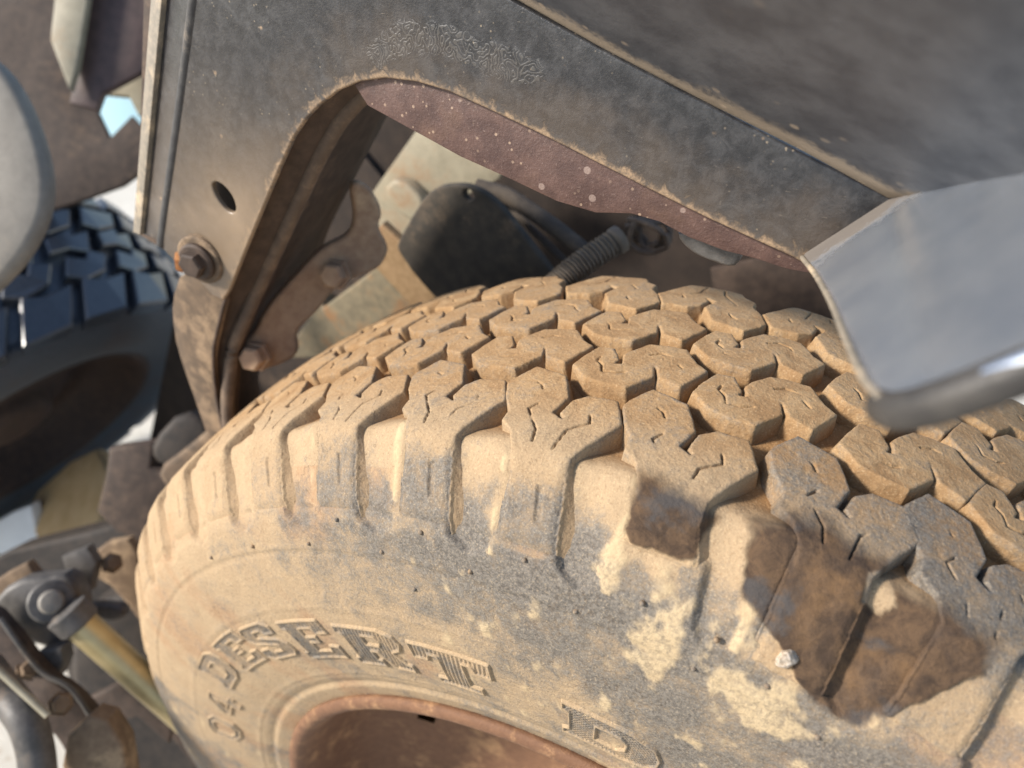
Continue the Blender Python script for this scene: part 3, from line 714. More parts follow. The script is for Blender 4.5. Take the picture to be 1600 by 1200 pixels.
hi_c = block_mesh('tread_block', CENTRE, SIPE_CE, 0.5, seed=1)
variants = {}
def get_block(kind, k, vis):
    step = 0.5 if vis else 2.0
    var = (k % 3) if vis else 0
    if kind == 'out':
        if k in (2, 3, 4):
            return block_mesh('tread_block', SHOULDER_SHORT if k == 2 else SHOULDER_LONG if k == 3 else SHOULDER, SIPE_SH, 0.5, idx=k, seed=40 + k)
    key = (kind, vis, var)
    if key not in variants:
        sd_ = 10 * var + {'out': 1, 'in': 2, 'c2': 3, 'c3': 4}[kind]
        if kind == 'out': variants[key] = block_mesh('tread_block', SHOULDER, SIPE_SH, step, seed=sd_)
        elif kind == 'in': variants[key] = block_mesh('tread_block', SHOULDER, SIPE_SH, step, flip=True, seed=sd_)
        elif kind == 'c2': variants[key] = block_mesh('tread_block', CENTRE, SIPE_CE, step, centre_s=17.0, seed=sd_)
        else: variants[key] = block_mesh('tread_block', CENTRE, SIPE_CE, step, centre_s=-18.0, seed=sd_)
    return variants[key]
bpy.data.meshes.remove(hi_c)
WEAR_OUT = {-3: .0, -2: .04, -1: .08, 0: .10, 1: .06, 2: .14, 3: .42, 4: .56, 5: .6}
for kind, u0 in (('out', 0.0), ('c2', 97 - PITCH), ('c3', 87 - PITCH), ('in', 184 - 2 * PITCH)):
    for k in range(-23, 23):
        vis = -9 <= k <= 5
        u = u0 + k * PITCH + SHIFT.get(k, 0)
        b = link('tread_block', get_block(kind, k, vis), M_RUB, tyre)
        b.rotation_euler = (0, -(AP - u / 400.0), 0)
        b['padwear'] = float(max(0.12, min(1.0, 1.0 + 0.3 * (k - 0))) if kind == 'out' else 0.3)
        b['wear'] = float(WEAR_OUT.get(k, 0.0 if k < 0 else 0.4) if kind == 'out' else (0.08 if k < 3 else 0.12))

# ---- raised lettering on the sidewall
GL = {
 'D': ([(0, 1), (.70, 1), (.92, .86), (1, .62), (1, .36), (.90, .12), (.68, 0), (0, 0), (0, .2), (.07, .25), (.07, .75), (0, .8)], [[(.36, .70), (.60, .70), (.66, .60), (.66, .38), (.58, .28), (.36, .28)]]),
 'E': ([(0, 1), (.96, 1), (1, .66), (.74, .64), (.70, .78), (.42, .78), (.42, .60), (.66, .60), (.66, .42), (.42, .42), (.42, .22), (.74, .22), (.78, .36), (1, .34), (.98, 0), (0, 0), (0, .2), (.1, .22), (.1, .78), (0, .8)], []),
 'S': ([(.10, 1), (.80, 1), (.96, .86), (.94, .66), (.66, .66), (.60, .78), (.36, .78), (.34, .66), (.90, .50), (1, .36), (1, .14), (.88, 0), (.16, 0), (0, .14), (.02, .36), (.32, .36), (.38, .22), (.66, .22), (.68, .34), (.12, .50), (0, .64), (0, .88)], []),
 'R': ([(0, 1), (.74, 1), (.94, .90), (1, .72), (.94, .54), (.80, .46), (.92, .22), (1, .2), (1, 0), (.68, 0), (.52, .40), (.42, .40), (.42, .2), (.5, .2), (.5, 0), (0, 0), (0, .2), (.09, .22), (.09, .78), (0, .8)], [[(.42, .78), (.62, .78), (.66, .70), (.62, .60), (.42, .60)]]),
 'T': ([(0, 1), (1, 1), (1, .60), (.80, .60), (.76, .76), (.66, .76), (.66, .2), (.80, .18), (.80, 0), (.20, 0), (.20, .18), (.34, .2), (.34, .76), (.24, .76), (.20, .60), (0, .60)], []),
 '0': ([(.3, 1), (.7, 1), (1, .8), (1, .2), (.7, 0), (.3, 0), (0, .2), (0, .8)], [[(.36, .8), (.64, .8), (.74, .7), (.74, .3), (.64, .2), (.36, .2), (.26, .3), (.26, .7)]]),
 '4': ([(.5, 1), (.85, 1), (.85, .42), (1, .42), (1, .24), (.85, .24), (.85, 0), (.58, 0), (.58, .24), (0, .24), (0, .42)], [[(.58, .42), (.58, .72), (.3, .42)]]),
 'I': ([(.2, 1), (.9, 1), (.9, 0), (.2, 0)], []),
}
def letter(ch, u0, u1, s_top, s_bot, slant=0.0, hatch=1):
    outer, holes = GL[ch]
    def mp(q): return (u0 + q[0] * (u1 - u0) - slant * (q[1] - 0.5), s_bot + (s_top - s_bot) * q[1])
    P = [mp(q) for q in outer]; Hs = [[mp(q) for q in h] for h in holes]
    A = np.array(P); lo = A.min(0) - 1.5; hi = A.max(0) + 1.5
    st = 0.42
    us = np.arange(lo[0], hi[0], st * 1.3); ss = np.arange(lo[1], hi[1], st)
    U, S = np.meshgrid(us, ss, indexing='ij')
    d = sdf_poly(U, S, P)
    for h in Hs: d = np.maximum(d, -sdf_poly(U, S, h))
    off = 1.5 * smooth(d, 0.6, -0.2) - 1.15 * smooth(d, -1.3, -1.9)
    if hatch == 1: pat = np.sin((U * 1.0 + S * 0.25) * 2 * math.pi / 3.4)
    else: pat = np.sin(U * 2 * math.pi / 3.0) * np.sin(S * 2 * math.pi / 2.4)
    off += 0.50 * smooth(pat, -0.3, 0.5) * smooth(d, -1.4, -2.0) - 0.22
    off += 0.28 * vnoise(U, S, 0.05, 2, 4)
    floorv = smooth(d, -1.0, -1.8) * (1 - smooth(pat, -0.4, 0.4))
    wearv = 0.10 * smooth(d, 1.0, 0.0) * smooth(d, -1.7, -0.9) + 0.34 * smooth(d, -1.0, -1.8) + wear_map(U, S) + 0.10
    V = surf(U.ravel(), S.ravel(), off.ravel(), AP)
    F = grid_faces(len(us), len(ss), d < 1.0)
    V, F, AT = compact(V, F, {'floorv': floorv.ravel(), 'wearv': wearv.ravel(), 'patchv': np.zeros(U.size), 'sidev': np.ones(U.size)})
    o = link('raised_letter', mesh_from('raised_letter', V, F, AT), M_RUB, tyre)
    o['padwear'] = 1.0; o['wear'] = 0.0
    return o
letter('D', -330, -277, 178, 206, 4)
letter('E', -266, -211, 180, 208, 4)
letter('S', -206, -155, 182, 211, 2)
letter('E', -144, -91, 184.5, 215.5, 0)
letter('R', -80, -20, 187.5, 219, -2)
letter('T', -12, 52, 191, 222, -2)
letter('D', 100, 166, 196, 227, -2, hatch=2)
letter('4', -392, -352, 190, 216, 8, hatch=0)
letter('0', -452, -412, 188, 217, 8, hatch=0)

# small moulding nubs left on the rubber
def nub_mesh():
    V = []; F = []
    pr = [(1.15, -0.6), (1.1, 0.3), (0.8, 0.95), (0.35, 1.25)]
    for r, h in pr:
        for k in range(8):
            a = k * math.pi / 4
            V.append((r * math.cos(a) / 1000, r * math.sin(a) / 1000, h / 1000))
    for i in range(3):
        for k in range(8):
            F.append((i * 8 + k, i * 8 + (k + 1) % 8, i * 8 + 8 + (k + 1) % 8, i * 8 + 8 + k))
    F.append(tuple(range(24, 32)))
    return mesh_from('vent_nub', V, F)
NUB = nub_mesh()
for (u, s) in [(-1.2, 137.1), (52.6, 136.6), (14.7, 154.1), (80.7, 123.7), (106.9, 138.2), (133.9, 123.4), (161.5, 140.5), (189.1, 132), (165.1, 124.4), (-56, 137), (-110, 137), (26, 124), (-164, 137), (215, 141), (240, 139), (-28, 124)]:
    c0 = surf(np.array([u]), np.array([s]), np.array([0.0]), AP)[0]
    c1 = surf(np.array([u]), np.array([s]), np.array([1.0]), AP)[0]
    b = link('vent_nub', NUB, M_RUB, tyre)
    b['wear'] = 0.5; b['padwear'] = 1.0
    b.rotation_mode = 'QUATERNION'
    b.rotation_quaternion = Vector(c1 - c0).to_track_quat('Z', 'Y')
    b.location = Vector(c0)

# a pebble caught at the edge of the dark patch
def pebble():
    bm = bmesh.new()
    bmesh.ops.create_icosphere(bm, subdivisions=3, radius=1.0)
    for v in bm.verts:
        k = 1 + 0.55 * noise.noise(v.co * 1.1 + Vector((3, 1, 7)))
        v.co = Vector((v.co.x * 4.6, v.co.y * 2.6, v.co.z * 2.9)) * (k / 1000)
    me = bpy.data.meshes.new('pebble'); bm.to_mesh(me); bm.free()
    t = NT('white_quartz'); n_ = t.noise(t.obj(), 700, 4)
    return me, t.fin(t.mix(t.ramp(n_, 0.35, 0.65), (0.26, 0.20, 0.14), (0.55, 0.47, 0.38)), 0.6, t.bump(n_, 0.5, 0.0006))
pm, pmat = pebble()
c0 = surf(np.array([190.5]), np.array([118.0]), np.array([1.2]), AP)[0]
pb_ = link('pebble', pm, pmat)
pb_.location = Vector(c0) + Vector((0, 0, AX)); pb_.rotation_euler = (0.4, 0.3, 0.8)
tag(pb_, 'small white pebble stuck at the edge of the ragged dark patch', 'pebble')

# ---- steel rim
def rim_mesh():
    pr = chaikin([(80, 214), (90, 216), (94, 221), (97, 226.5), (100.5, 227.8), (103.0, 225.5), (103.4, 221.5), (101.0, 217.5), (95, 214.0), (84, 210.5), (68, 207), (56, 203), (46, 196), (38, 184), (32, 168), (24, 140), (20, 110), (20, 70), (26, 50), (26, 0.5)], 2)
    us = np.linspace(0, 2 * math.pi, 361)
    V = []; F = []
    n = len(pr)
    arc = np.concatenate([[0], np.cumsum(np.hypot(*np.diff(pr, axis=0).T))])
    for t in us[:-1]:
        for (w, r) in pr:
            V.append((r * math.cos(t) / 1000, -w / 1000, r * math.sin(t) / 1000))
    for i in range(360):
        for j in range(n - 1):
            tm = us[i] + math.pi / 360; wm = (pr[j][0] + pr[j + 1][0]) / 2; rm = (pr[j][1] + pr[j + 1][1]) / 2
            hole = False
            for q in range(6):
                dt = (tm - 1.75 - q * math.pi / 3 + math.pi) % (2 * math.pi) - math.pi
                if (dt * rm / 17) ** 2 + ((rm - 158) / 7.5) ** 2 < 1: hole = True
            if hole: continue
            F.append((i * n + j, i * n + j + 1, ((i + 1) % 360) * n + j + 1, ((i + 1) % 360) * n + j))
    return mesh_from('rim', V, F)
M_RIM = dirty('rusty_dusty_rim_steel', (0.13, 0.064, 0.034), (0.17, 0.085, 0.044), (0.36, 0.21, 0.105), 0.50, 0.75, 1.6, 0.0, 0.5)
rim = link('rim', rim_mesh(), M_RIM, wheel)
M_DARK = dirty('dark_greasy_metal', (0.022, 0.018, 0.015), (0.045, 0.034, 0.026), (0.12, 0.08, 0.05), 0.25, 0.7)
drum = lathe('brake_drum', [(0.02, 0.0), (0.135, 0.0), (0.14, -0.006), (0.14, -0.075), (0.05, -0.08)], (0, -0.012, AX), (0, -1, 0), M_DARK, wheel, 64)

# ------------------------------------------------------------------ black wheel arch
t = NT('weathered_black_arch_paint')
p_ = t.pos()
e_ = t.attr('edge')
q1 = t.noise(p_, 22, 6, 0.6)
q2 = t.noise(p_, 150, 6, 0.7, 0.5)
q3 = t.noise(p_, 900, 3, 0.65)
sc = t.n('ShaderNodeMapping'); sc.inputs['Rotation'].default_value = (0.2, 0.9, 0.3); sc.inputs['Scale'].default_value = (1, 1, 7)
t.set(sc.inputs['Vector'], p_)
q4 = t.noise(sc.outputs[0], 260, 3, 0.7)
cc = t.mix(t.ramp(q2, 0.35, 0.7), (0.014, 0.0145, 0.017), (0.040, 0.040, 0.043))
film = t.ramp(t.math('ADD', t.math('MULTIPLY', q1, 0.7), t.math('MULTIPLY', q2, 0.3)), 0.48, 0.74, 0.0, 0.24)
cc = t.mix(film, cc, (0.115, 0.115, 0.115))
eb = t.ramp(t.math('ADD', e_, t.math('MULTIPLY', t.math('SUBTRACT', q2, 0.5), 0.018)), -0.001, 0.0042, 0.95, 0.0)
eb = t.math('MULTIPLY', eb, t.ramp(q3, 0.30, 0.6, 0.45, 1.0))
cc = t.mix(eb, cc, (0.34, 0.235, 0.145))
eb2 = t.ramp(t.math('ADD', e_, t.math('MULTIPLY', t.math('SUBTRACT', q1, 0.5), 0.10)), 0.0, 0.030, 0.16, 0.0)
cc = t.mix(eb2, cc, (0.26, 0.185, 0.12))
lowd = t.attr('lowdust')
cc = t.mix(t.math('MULTIPLY', lowd, t.ramp(q1, 0.3, 0.7, 0.6, 1.0)), cc, (0.30, 0.215, 0.135))
cc = t.mix(t.ramp(q4, 0.66, 0.74, 0.0, 0.42), cc, (0.24, 0.20, 0.155))
vor = t.n('ShaderNodeTexVoronoi'); vor.inputs['Scale'].default_value = 110; t.set(vor.inputs['Vector'], p_)
cc = t.mix(t.math('MULTIPLY', t.ramp(vor.outputs['Distance'], 0.15, 0.08), t.ramp(q1, 0.54, 0.64)), cc, (0.42, 0.29, 0.18))
vo2 = t.n('ShaderNodeTexVoronoi'); vo2.inputs['Scale'].default_value = 330; t.set(vo2.inputs['Vector'], p_)
cc = t.mix(t.math('MULTIPLY', t.ramp(vo2.outputs['Distance'], 0.18, 0.10, 0.0, 0.6), t.ramp(q1, 0.50, 0.62)), cc, (0.30, 0.24, 0.17))
wr = t.attr('wrinkle')
wn0 = t.noise(p_, 240, 0.5, 0.5)
wsin = t.math('SINE', t.math('MULTIPLY', wn0, 44.0))
wmask = t.ramp(t.math('ADD', wr, t.math('MULTIPLY', t.math('SUBTRACT', q2, 0.5), 0.9)), 0.38, 0.55)
wv = t.math('MULTIPLY', wmask, t.ramp(wsin, -0.2, 0.6))
cc = t.mix(t.math('MULTIPLY', wv, 0.25), cc, (0.16, 0.145, 0.125))
hb = t.bump(t.math('ADD', t.math('MULTIPLY', wv, 2.0), t.math('ADD', q3, t.math('MULTIPLY', q2, 0.5))), 0.28, 0.0008)
M_PANEL = t.fin(cc, t.ramp(t.math('ADD', film, eb), 0.0, 0.8, 0.33, 0.85), hb, 0.0, 0.5)

M_LINER = dirty('brown_primer_sheet', (0.070, 0.036, 0.028), (0.105, 0.058, 0.045), (0.20, 0.125, 0.095), 0.36, 0.55, 1.4, 0.0, 0.35)
lt = M_LINER.node_tree
# round pale water and mud spots on the liner
_t = NT('spotted_brown_primer'); 
_p = _t.pos()
v1 = _t.n('ShaderNodeTexVoronoi'); v1.inputs['Scale'].default_value = 95; v1.inputs['Randomness'].default_value = 1.0; _t.set(v1.inputs['Vector'], _p)
v2 = _t.n('ShaderNodeTexVoronoi'); v2.inputs['Scale'].default_value = 210; _t.set(v2.inputs['Vector'], _p)
sel = _t.n('ShaderNodeSeparateColor'); _t.set(sel.inputs[0], v1.outputs['Color'])
n_a = _t.noise(_p, 120, 5, 0.65); n_b = _t.noise(_p, 800, 3, 0.65); n_c = _t.noise(_p, 26, 4)
c_ = _t.mix(_t.ramp(n_a, 0.3, 0.7), (0.062, 0.034, 0.029), (0.105, 0.060, 0.049))
c_ = _t.mix(_t.ramp(n_c, 0.55, 0.75, 0, 0.5), c_, (0.15, 0.085, 0.05))
spot = _t.math('MULTIPLY', _t.ramp(v1.outputs['Distance'], _t.math('ADD', 0.11, _t.math('MULTIPLY', sel.outputs[1], 0.20)), _t.math('ADD', 0.08, _t.math('MULTIPLY', sel.outputs[1], 0.18))), _t.ramp(sel.outputs[0], 0.52, 0.56))
c_ = _t.mix(_t.math('MULTIPLY', spot, 0.75), c_, (0.27, 0.20, 0.17))
spot2 = _t.math('MULTIPLY', _t.ramp(v2.outputs['Distance'], 0.17, 0.11), _t.ramp(n_c, 0.42, 0.55))
c_ = _t.mix(_t.math('MULTIPLY', spot2, 0.8), c_, (0.34, 0.24, 0.17))
c_ = _t.mix(_t.ramp(n_b, 0.6, 0.75, 0, 0.6), c_, (0.25, 0.18, 0.15))
M_LINER = _t.fin(c_, 0.55, _t.bump(_t.math('ADD', n_b, _t.math('MULTIPLY', n_a, 0.6)), 0.4, 0.0009), 0.0, 0.45)

M_TAN = dirty('dust_caked_steel', (0.085, 0.060, 0.040), (0.14, 0.095, 0.06), (0.30, 0.21, 0.13), 0.62, 0.8, 1.0, 0.0, 0.4)
M_BRN = dirty('dark_brown_dusty_steel', (0.040, 0.027, 0.020), (0.075, 0.050, 0.036), (0.17, 0.115, 0.075), 0.42, 0.7, 1.0, 0.0, 0.3)
M_RIB = dirty('dusty_black_rib', (0.035, 0.034, 0.035), (0.06, 0.058, 0.056), (0.17, 0.14, 0.11), 0.5, 0.55, 1.5)
M_FOLD = dirty('dusty_dark_fold', (0.060, 0.052, 0.044), (0.10, 0.085, 0.068), (0.26, 0.19, 0.125), 0.42, 0.6, 0.8)
M_LEDGE = dirty('tan_dust_ledge', (0.075, 0.066, 0.056), (0.13, 0.11, 0.088), (0.25, 0.19, 0.13), 0.42, 0.75, 0.8)
M_BEAD = dirty('highlight_bead_and_wire', (0.085, 0.06, 0.043), (0.13, 0.092, 0.065), (0.25, 0.175, 0.115), 0.5, 0.7)
M_LIP = dirty('shaded_lip_paint', (0.030, 0.028, 0.027), (0.055, 0.050, 0.045), (0.13, 0.10, 0.075), 0.34, 0.45)  # dark colour paints in the shade on the leg's lower edge
M_EDGE = dirty('scuffed_edge_and_highlight', (0.17, 0.15, 0.12), (0.26, 0.22, 0.17), (0.50, 0.39, 0.26), 0.5, 0.6, 2.5)
M_LEG = dirty('scuffed_bare_steel', (0.42, 0.47, 0.55), (0.54, 0.58, 0.64), (0.17, 0.135, 0.10), 0.26, 0.22, 0.6, 0.8, 0.10, 0.8, 'ledge')
M_FLARE = dirty('dusty_dark_flare_paint', (0.050, 0.053, 0.061), (0.095, 0.098, 0.106), (0.30, 0.24, 0.175), 0.30, 0.42, 0.6, 0.0, 0.25, 0.5, 'ledge', 95)

OPEN = [Vector(q) for q in D['panel'][7:29]]
CR = [Vector(q) for q in D['crease']]
def seg_dist(w, L):
    best = 9.0
    for a, b in zip(L[:-1], L[1:]):
        d = b - a
        k = max(0, min(1, (w - a).dot(d) / max(1e-9, d.length_squared)))
        best = min(best, (w - a - d * k).length)
    return best
def crease_x(z):
    L = sorted(CR, key=lambda v: v.z)
    if z <= L[0].z: a, b = L[0], L[1]
    elif z >= L[-1].z: a, b = L[-2], L[-1]
    else:
        for a, b in zip(L[:-1], L[1:]):
            if a.z <= z <= b.z: break
    return a.x + (b.x - a.x) * (z - a.z) / (b.z - a.z)
def fold(w):
    d = crease_x(w.z) - w.x
    if d > 0: w = Vector((w.x, w.y + 0.30 * d, w.z))
    return w
arch = empty('wheel_arch', (-0.05, 0.0, 0.88), 'scuffed black steel wheel arch above the dusty tyre', 'wheel arch')
WR = [Vector(q) for q in D['wrinkle']]
LOWC = Vector(D['slot'][4])
face = plate('face_panel', D['panel'], 0.0028, M_PANEL, arch, 0.0011, 0.0075, [round_outline(D['slot'], 2)], deform=fold, rings=3,
      attrs={'edge': lambda w: seg_dist(w, OPEN), 'wrinkle': lambda w: math.exp(-(seg_dist(w, WR) / 0.0062) ** 2),
             'lowdust': lambda w: 0.9 * math.exp(-((w - Vector(D['panel'][9])).length / 0.060) ** 2)})
plate('edge_lip', D['edge_lip'], 0.007, M_EDGE, arch, 0.001, 0.02, deform=lambda w: fold(w) + Vector((0, -0.0005, 0)))
tube('crease_rib', [fold(q) + Vector((0, 0.0017, 0)) for q in CR], 0.0030, M_RIB, arch, 10, 6)
plate('liner_sheet', D['brown_sheet'], 0.0022, M_LINER, arch, 0.0008, 0.012, wob=0.0012)
LEDGE = [Vector(q) for q in D['flare'][:6]]
plate('flare', D['flare'], 0.004, M_FLARE, arch, 0.0015, 0.006, wob=0.0012, attrs={'ledge': lambda w: 1.2 * math.exp(-(seg_dist(w, LEDGE) / 0.013) ** 2)})
FOLD = [Vector(q) for q in D['leg'][:2]]
tube('bottom_lip', D['leg_roll'], 0.0042, M_LIP, arch, 18, 8, radfn=lambda k: 0.0042 * min(1.0, 0.35 + 6 * k))
plate('end_leg', D['leg'], 0.005, M_LEG, arch, 0.002, 0.006, rings=5, attrs={'ledge': lambda w: 1.3 * math.exp(-(seg_dist(w, FOLD) / 0.021) ** 2)})
tube('edge_highlight', D['leg_side'], 0.0010, M_EDGE, arch, 12, 6)  # pale tube added as the bright rim-light along the leg's edge

def inner_wall():
    E = catmull([Vector(q) for q in D['wall_edge']], 6)
    YS = 1.25
    ys = [0.0028, 0.006, 0.010, 0.0135, 0.017, 0.021, 0.025, 0.029, 0.033, 0.037, 0.042, 0.05, 0.06, 0.075, 0.09, 0.105, 0.12]
    V = []; F = []
    for i, q in enumerate(E):
        tg = (E[min(i + 1, len(E) - 1)] - E[max(i - 1, 0)]).normalized()
        nx = Vector((-tg.z, 0, tg.x))
        if nx.x < 0: nx = -nx
        k = i / (len(E) - 1)
        for y in ys:
            sc_ = 1.0 if k < 0.70 else max(0.42, 1.0 - (k - 0.70) * 2.4)
            yy = 0.0028 + (y - 0.0028) * sc_ * 0.98
            bead = 0.0075 * math.exp(-((y - 0.029) / 0.0075) ** 2) - 0.006 * math.exp(-((y - 0.012) / 0.005) ** 2) - 0.010 * (y / 0.12) ** 2
            V.append(Vector((q.x, yy, q.z)) + nx * (bead - 0.002))
    m = len(ys)
    for i in range(len(E) - 1):
        for j in range(m - 1):
            F.append((i * m + j, i * m + j + 1, (i + 1) * m + j + 1, (i + 1) * m + j))
    me = mesh_from('inner_wall', [tuple(v - arch.location) for v in V], F)
    o = link('inner_wall', me, M_BRN, arch)
    sm = o.modifiers.new('thickness', 'SOLIDIFY'); sm.thickness = 0.002; sm.offset = 0
    return o
inner_wall()
E2 = [Vector(q) for q in D['wall_edge']]
tube('wall_bead_highlight', [Vector((q.x + 0.0035, 0.026 if i < 9 else 0.026 - 0.005 * (i - 8), q.z - 0.001)) for i, q in enumerate(E2)], 0.0048, M_BEAD, arch, 14, 5)  # lighter brown tube puts the ridge's highlight into its colour
plate('back_sheet', D['back_sheet'], 0.002, M_BRN, arch, 0.0008, 0.03)

tag(plate('gusset_plate', round_outline(D['lower_plate'], 1), 0.004, M_TAN, None, 0.0012, 0.012, wob=0.0025), 'dust-caked tan gusset plate below the pointed foot of the black arch post', 'plate')
bt = Vector(D['washer'][0])
bb = empty('bolt', bt, 'dark stepped bolt head on the foot of the black arch post', 'bolt')
M_RUST = dirty('orange_rust', (0.24, 0.085, 0.025), (0.34, 0.15, 0.05), (0.45, 0.26, 0.10), 0.5, 0.85, 2.0)
lathe('washer', [(0.0155, -0.002), (0.0155, 0.002), (0.0145, 0.003), (0.009, 0.0032)], (bt.x, -0.001, bt.z), (0.15, -1, 0), M_TAN, bb, 40)
lathe('collar', [(0.0118, 0.0), (0.0118, 0.0055), (0.0105, 0.0066), (0.006, 0.0068)], (bt.x, -0.001, bt.z), (0.15, -1, 0), M_BRN, bb, 40)
lathe('head', [(0.0082, 0.004), (0.0082, 0.0110), (0.0070, 0.0122), (0.003, 0.0124)], (bt.x, -0.001, bt.z), (0.15, -1, 0), M_BRN, bb, 6, True)
nt = Vector(D['orange_nut'][0])
tag(lathe('nut', [(0.0062, -0.010), (0.0070, -0.009), (0.0070, 0.003), (0.0058, 0.005), (0.003, 0.005)], nt, (-0.7, -0.6, 0.1), M_RUST, None, 6, True), 'small orange rusty nut beside the stepped bolt head', 'nut')

M_CLIP = dirty('dirty_grey_sheet', (0.055, 0.052, 0.050), (0.10, 0.095, 0.09), (0.24, 0.19, 0.14), 0.45, 0.5, 2.0)
cl = plate('liner_clip', round_outline(D['clip'], 1), 0.006, M_CLIP, None, 0.0016, 0.004, rings=3, wob=0.0016)
tag(cl, 'torn grey metal tab hanging under the brown liner sheet', 'bracket')

# ------------------------------------------------------------------ running gear behind the wheel
M_HANG = dirty('rust_brown_bracket', (0.30, 0.19, 0.12), (0.40, 0.27, 0.17), (0.50, 0.36, 0.23), 0.45, 0.75, 1.3)
hg = empty('hanger_bracket', Vector(D['hanger'][0]), 'brown rusty hanger bracket bolted inside the arch post', 'bracket')
plate('strap', round_outline(D['hanger'], 2), 0.008, M_HANG, hg, 0.0035, 0.008, rings=4, wob=0.0025)
def imgbolt(pos, r, parent, mat, ax=(0.3, -0.9, 0.3)):
    return lathe('bolt_head', [(r * 1.25, -0.002), (r * 1.25, 0.002), (r, 0.0022), (r, 0.009), (r * .8, 0.0105), (r * .3, 0.011)], pos, ax, mat, parent, 6, True)
def mid(nm, i, j): return (Vector(D[nm][i]) + Vector(D[nm][j])) / 2
imgbolt(mid('hanger', 8, 20) + Vector((0.002, -0.004, -0.006)), 0.009, hg, M_HANG)
imgbolt(mid('hanger', 13, 16) + Vector((0.0, -0.006, 0.004)), 0.009, hg, M_HANG)
M_RAIL = dirty('yellowed_rusty_rail', (0.12, 0.10, 0.065), (0.19, 0.158, 0.10), (0.20, 0.095, 0.035), 0.55, 0.7, 1.5)
M_STR = dirty('rusty_ochre_strap', (0.20, 0.125, 0.06), (0.27, 0.18, 0.095), (0.17, 0.085, 0.04), 0.5, 0.75, 1.8)
rl = empty('chassis_rail', Vector(D['rail'][0]), 'yellowed rusty chassis rail behind the tyre tread', 'rail')
plate('web', D['rail'], 0.02, M_RAIL, rl, 0.003, 0.02, rings=3)
plate('strap', D['rail_strap'], 0.008, M_STR, rl, 0.003, 0.02, rings=3)
plate('lower_web', D['rail_lower'], 0.02, M_RAIL, rl, 0.003, 0.02, rings=3)
M_CREAM = dirty('dirty_cream_paint', (0.25, 0.22, 0.155), (0.32, 0.285, 0.205), (0.25, 0.16, 0.09), 0.46, 0.55, 0.9)
cp = empty('cream_bulkhead', Vector(D['cream_panel'][0]), 'dirty cream bulkhead deep inside the wheel arch', 'bulkhead')
plate('sheet', D['cream_panel'], 0.004, M_CREAM, cp, 0.002, 0.03, wob=0.004)
plate('edge_block', round_outline(D['cream_block'], 1), 0.012, M_CREAM, cp, 0.004, 0.02, rings=4)
M_BLK = dirty('sooty_black_rubber', (0.040, 0.035, 0.029), (0.065, 0.054, 0.042), (0.16, 0.115, 0.075), 0.45, 0.85)
fh = Vector(D['flap'][4]); fc = sum((Vector(q) for q in D['flap']), Vector()) / len(D['flap'])
hc = fh.lerp(fc, 0.18) + Vector((-0.004, 0, 0))
hole = [hc + Vector((0.0042 * math.cos(a), 0, 0.0042 * math.sin(a))) for a in [i * math.pi / 5 for i in range(10)]]
tag(plate('mud_flap', round_outline(D['flap'], 2), 0.006, M_BLK, None, 0.002, 0.012, [hole], rings=3, wob=0.003), 'black rounded flap with one hole standing behind the tread', 'flap')
M_HOSE = dirty('dusty_black_hose', (0.050, 0.040, 0.032), (0.09, 0.07, 0.052), (0.22, 0.16, 0.10), 0.45, 0.8)
tag(tube('brake_hose', D['hose'], 0.0062, M_HOSE, None, 16, 8), 'thick dusty hose running down behind the black flap', 'hose')
tag(tube('cable', D['hose2'], 0.0030, M_HOSE, None, 12, 8), 'thin dusty cable just under the thick hose', 'cable')
M_SPR = dirty('dusty_coil_steel', (0.10, 0.08, 0.06), (0.155, 0.125, 0.095), (0.26, 0.20, 0.14), 0.45, 0.7)
tag(tube('corrugated_tube', D['spring'], 0.0075, M_SPR, None, 20, 40, radfn=lambda k: 0.0078 + (0.0010 * math.sin(k * 2 * math.pi * 22) if k < 0.93 else 0.0012)), 'short corrugated grey-brown tube poking up behind the tread', 'tube')
cc0 = Vector(D['clump'][0])
kn = empty('cable_knot', cc0, 'knot of tangled rusty wire hanging under the brown liner', 'wire')
for i in range(5):
    L = []
    for k in range(13):
        a = k * 0.55 + i * 1.3
        L.append(cc0 + Vector((0.013 * math.cos(a) + 0.003 * math.sin(2.3 * a + i), 0.008 * math.sin(a * 0.7 + i * 2), 0.010 * math.sin(a) + 0.003 * math.cos(1.7 * a + i))))
    tube('wire_loop', L, 0.0021, M_BEAD, kn, 8, 4)
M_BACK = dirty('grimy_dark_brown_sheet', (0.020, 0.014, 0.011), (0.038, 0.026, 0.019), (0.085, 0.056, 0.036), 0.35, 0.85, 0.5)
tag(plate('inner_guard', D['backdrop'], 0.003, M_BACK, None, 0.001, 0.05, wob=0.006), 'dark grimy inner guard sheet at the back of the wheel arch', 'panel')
tag(plate('splash_guard', D['wheelhouse'], 0.003, M_BRN, None, 0.001, 0.03, wob=0.004), 'dull brown splash guard behind the tread beside the arch end', 'panel')

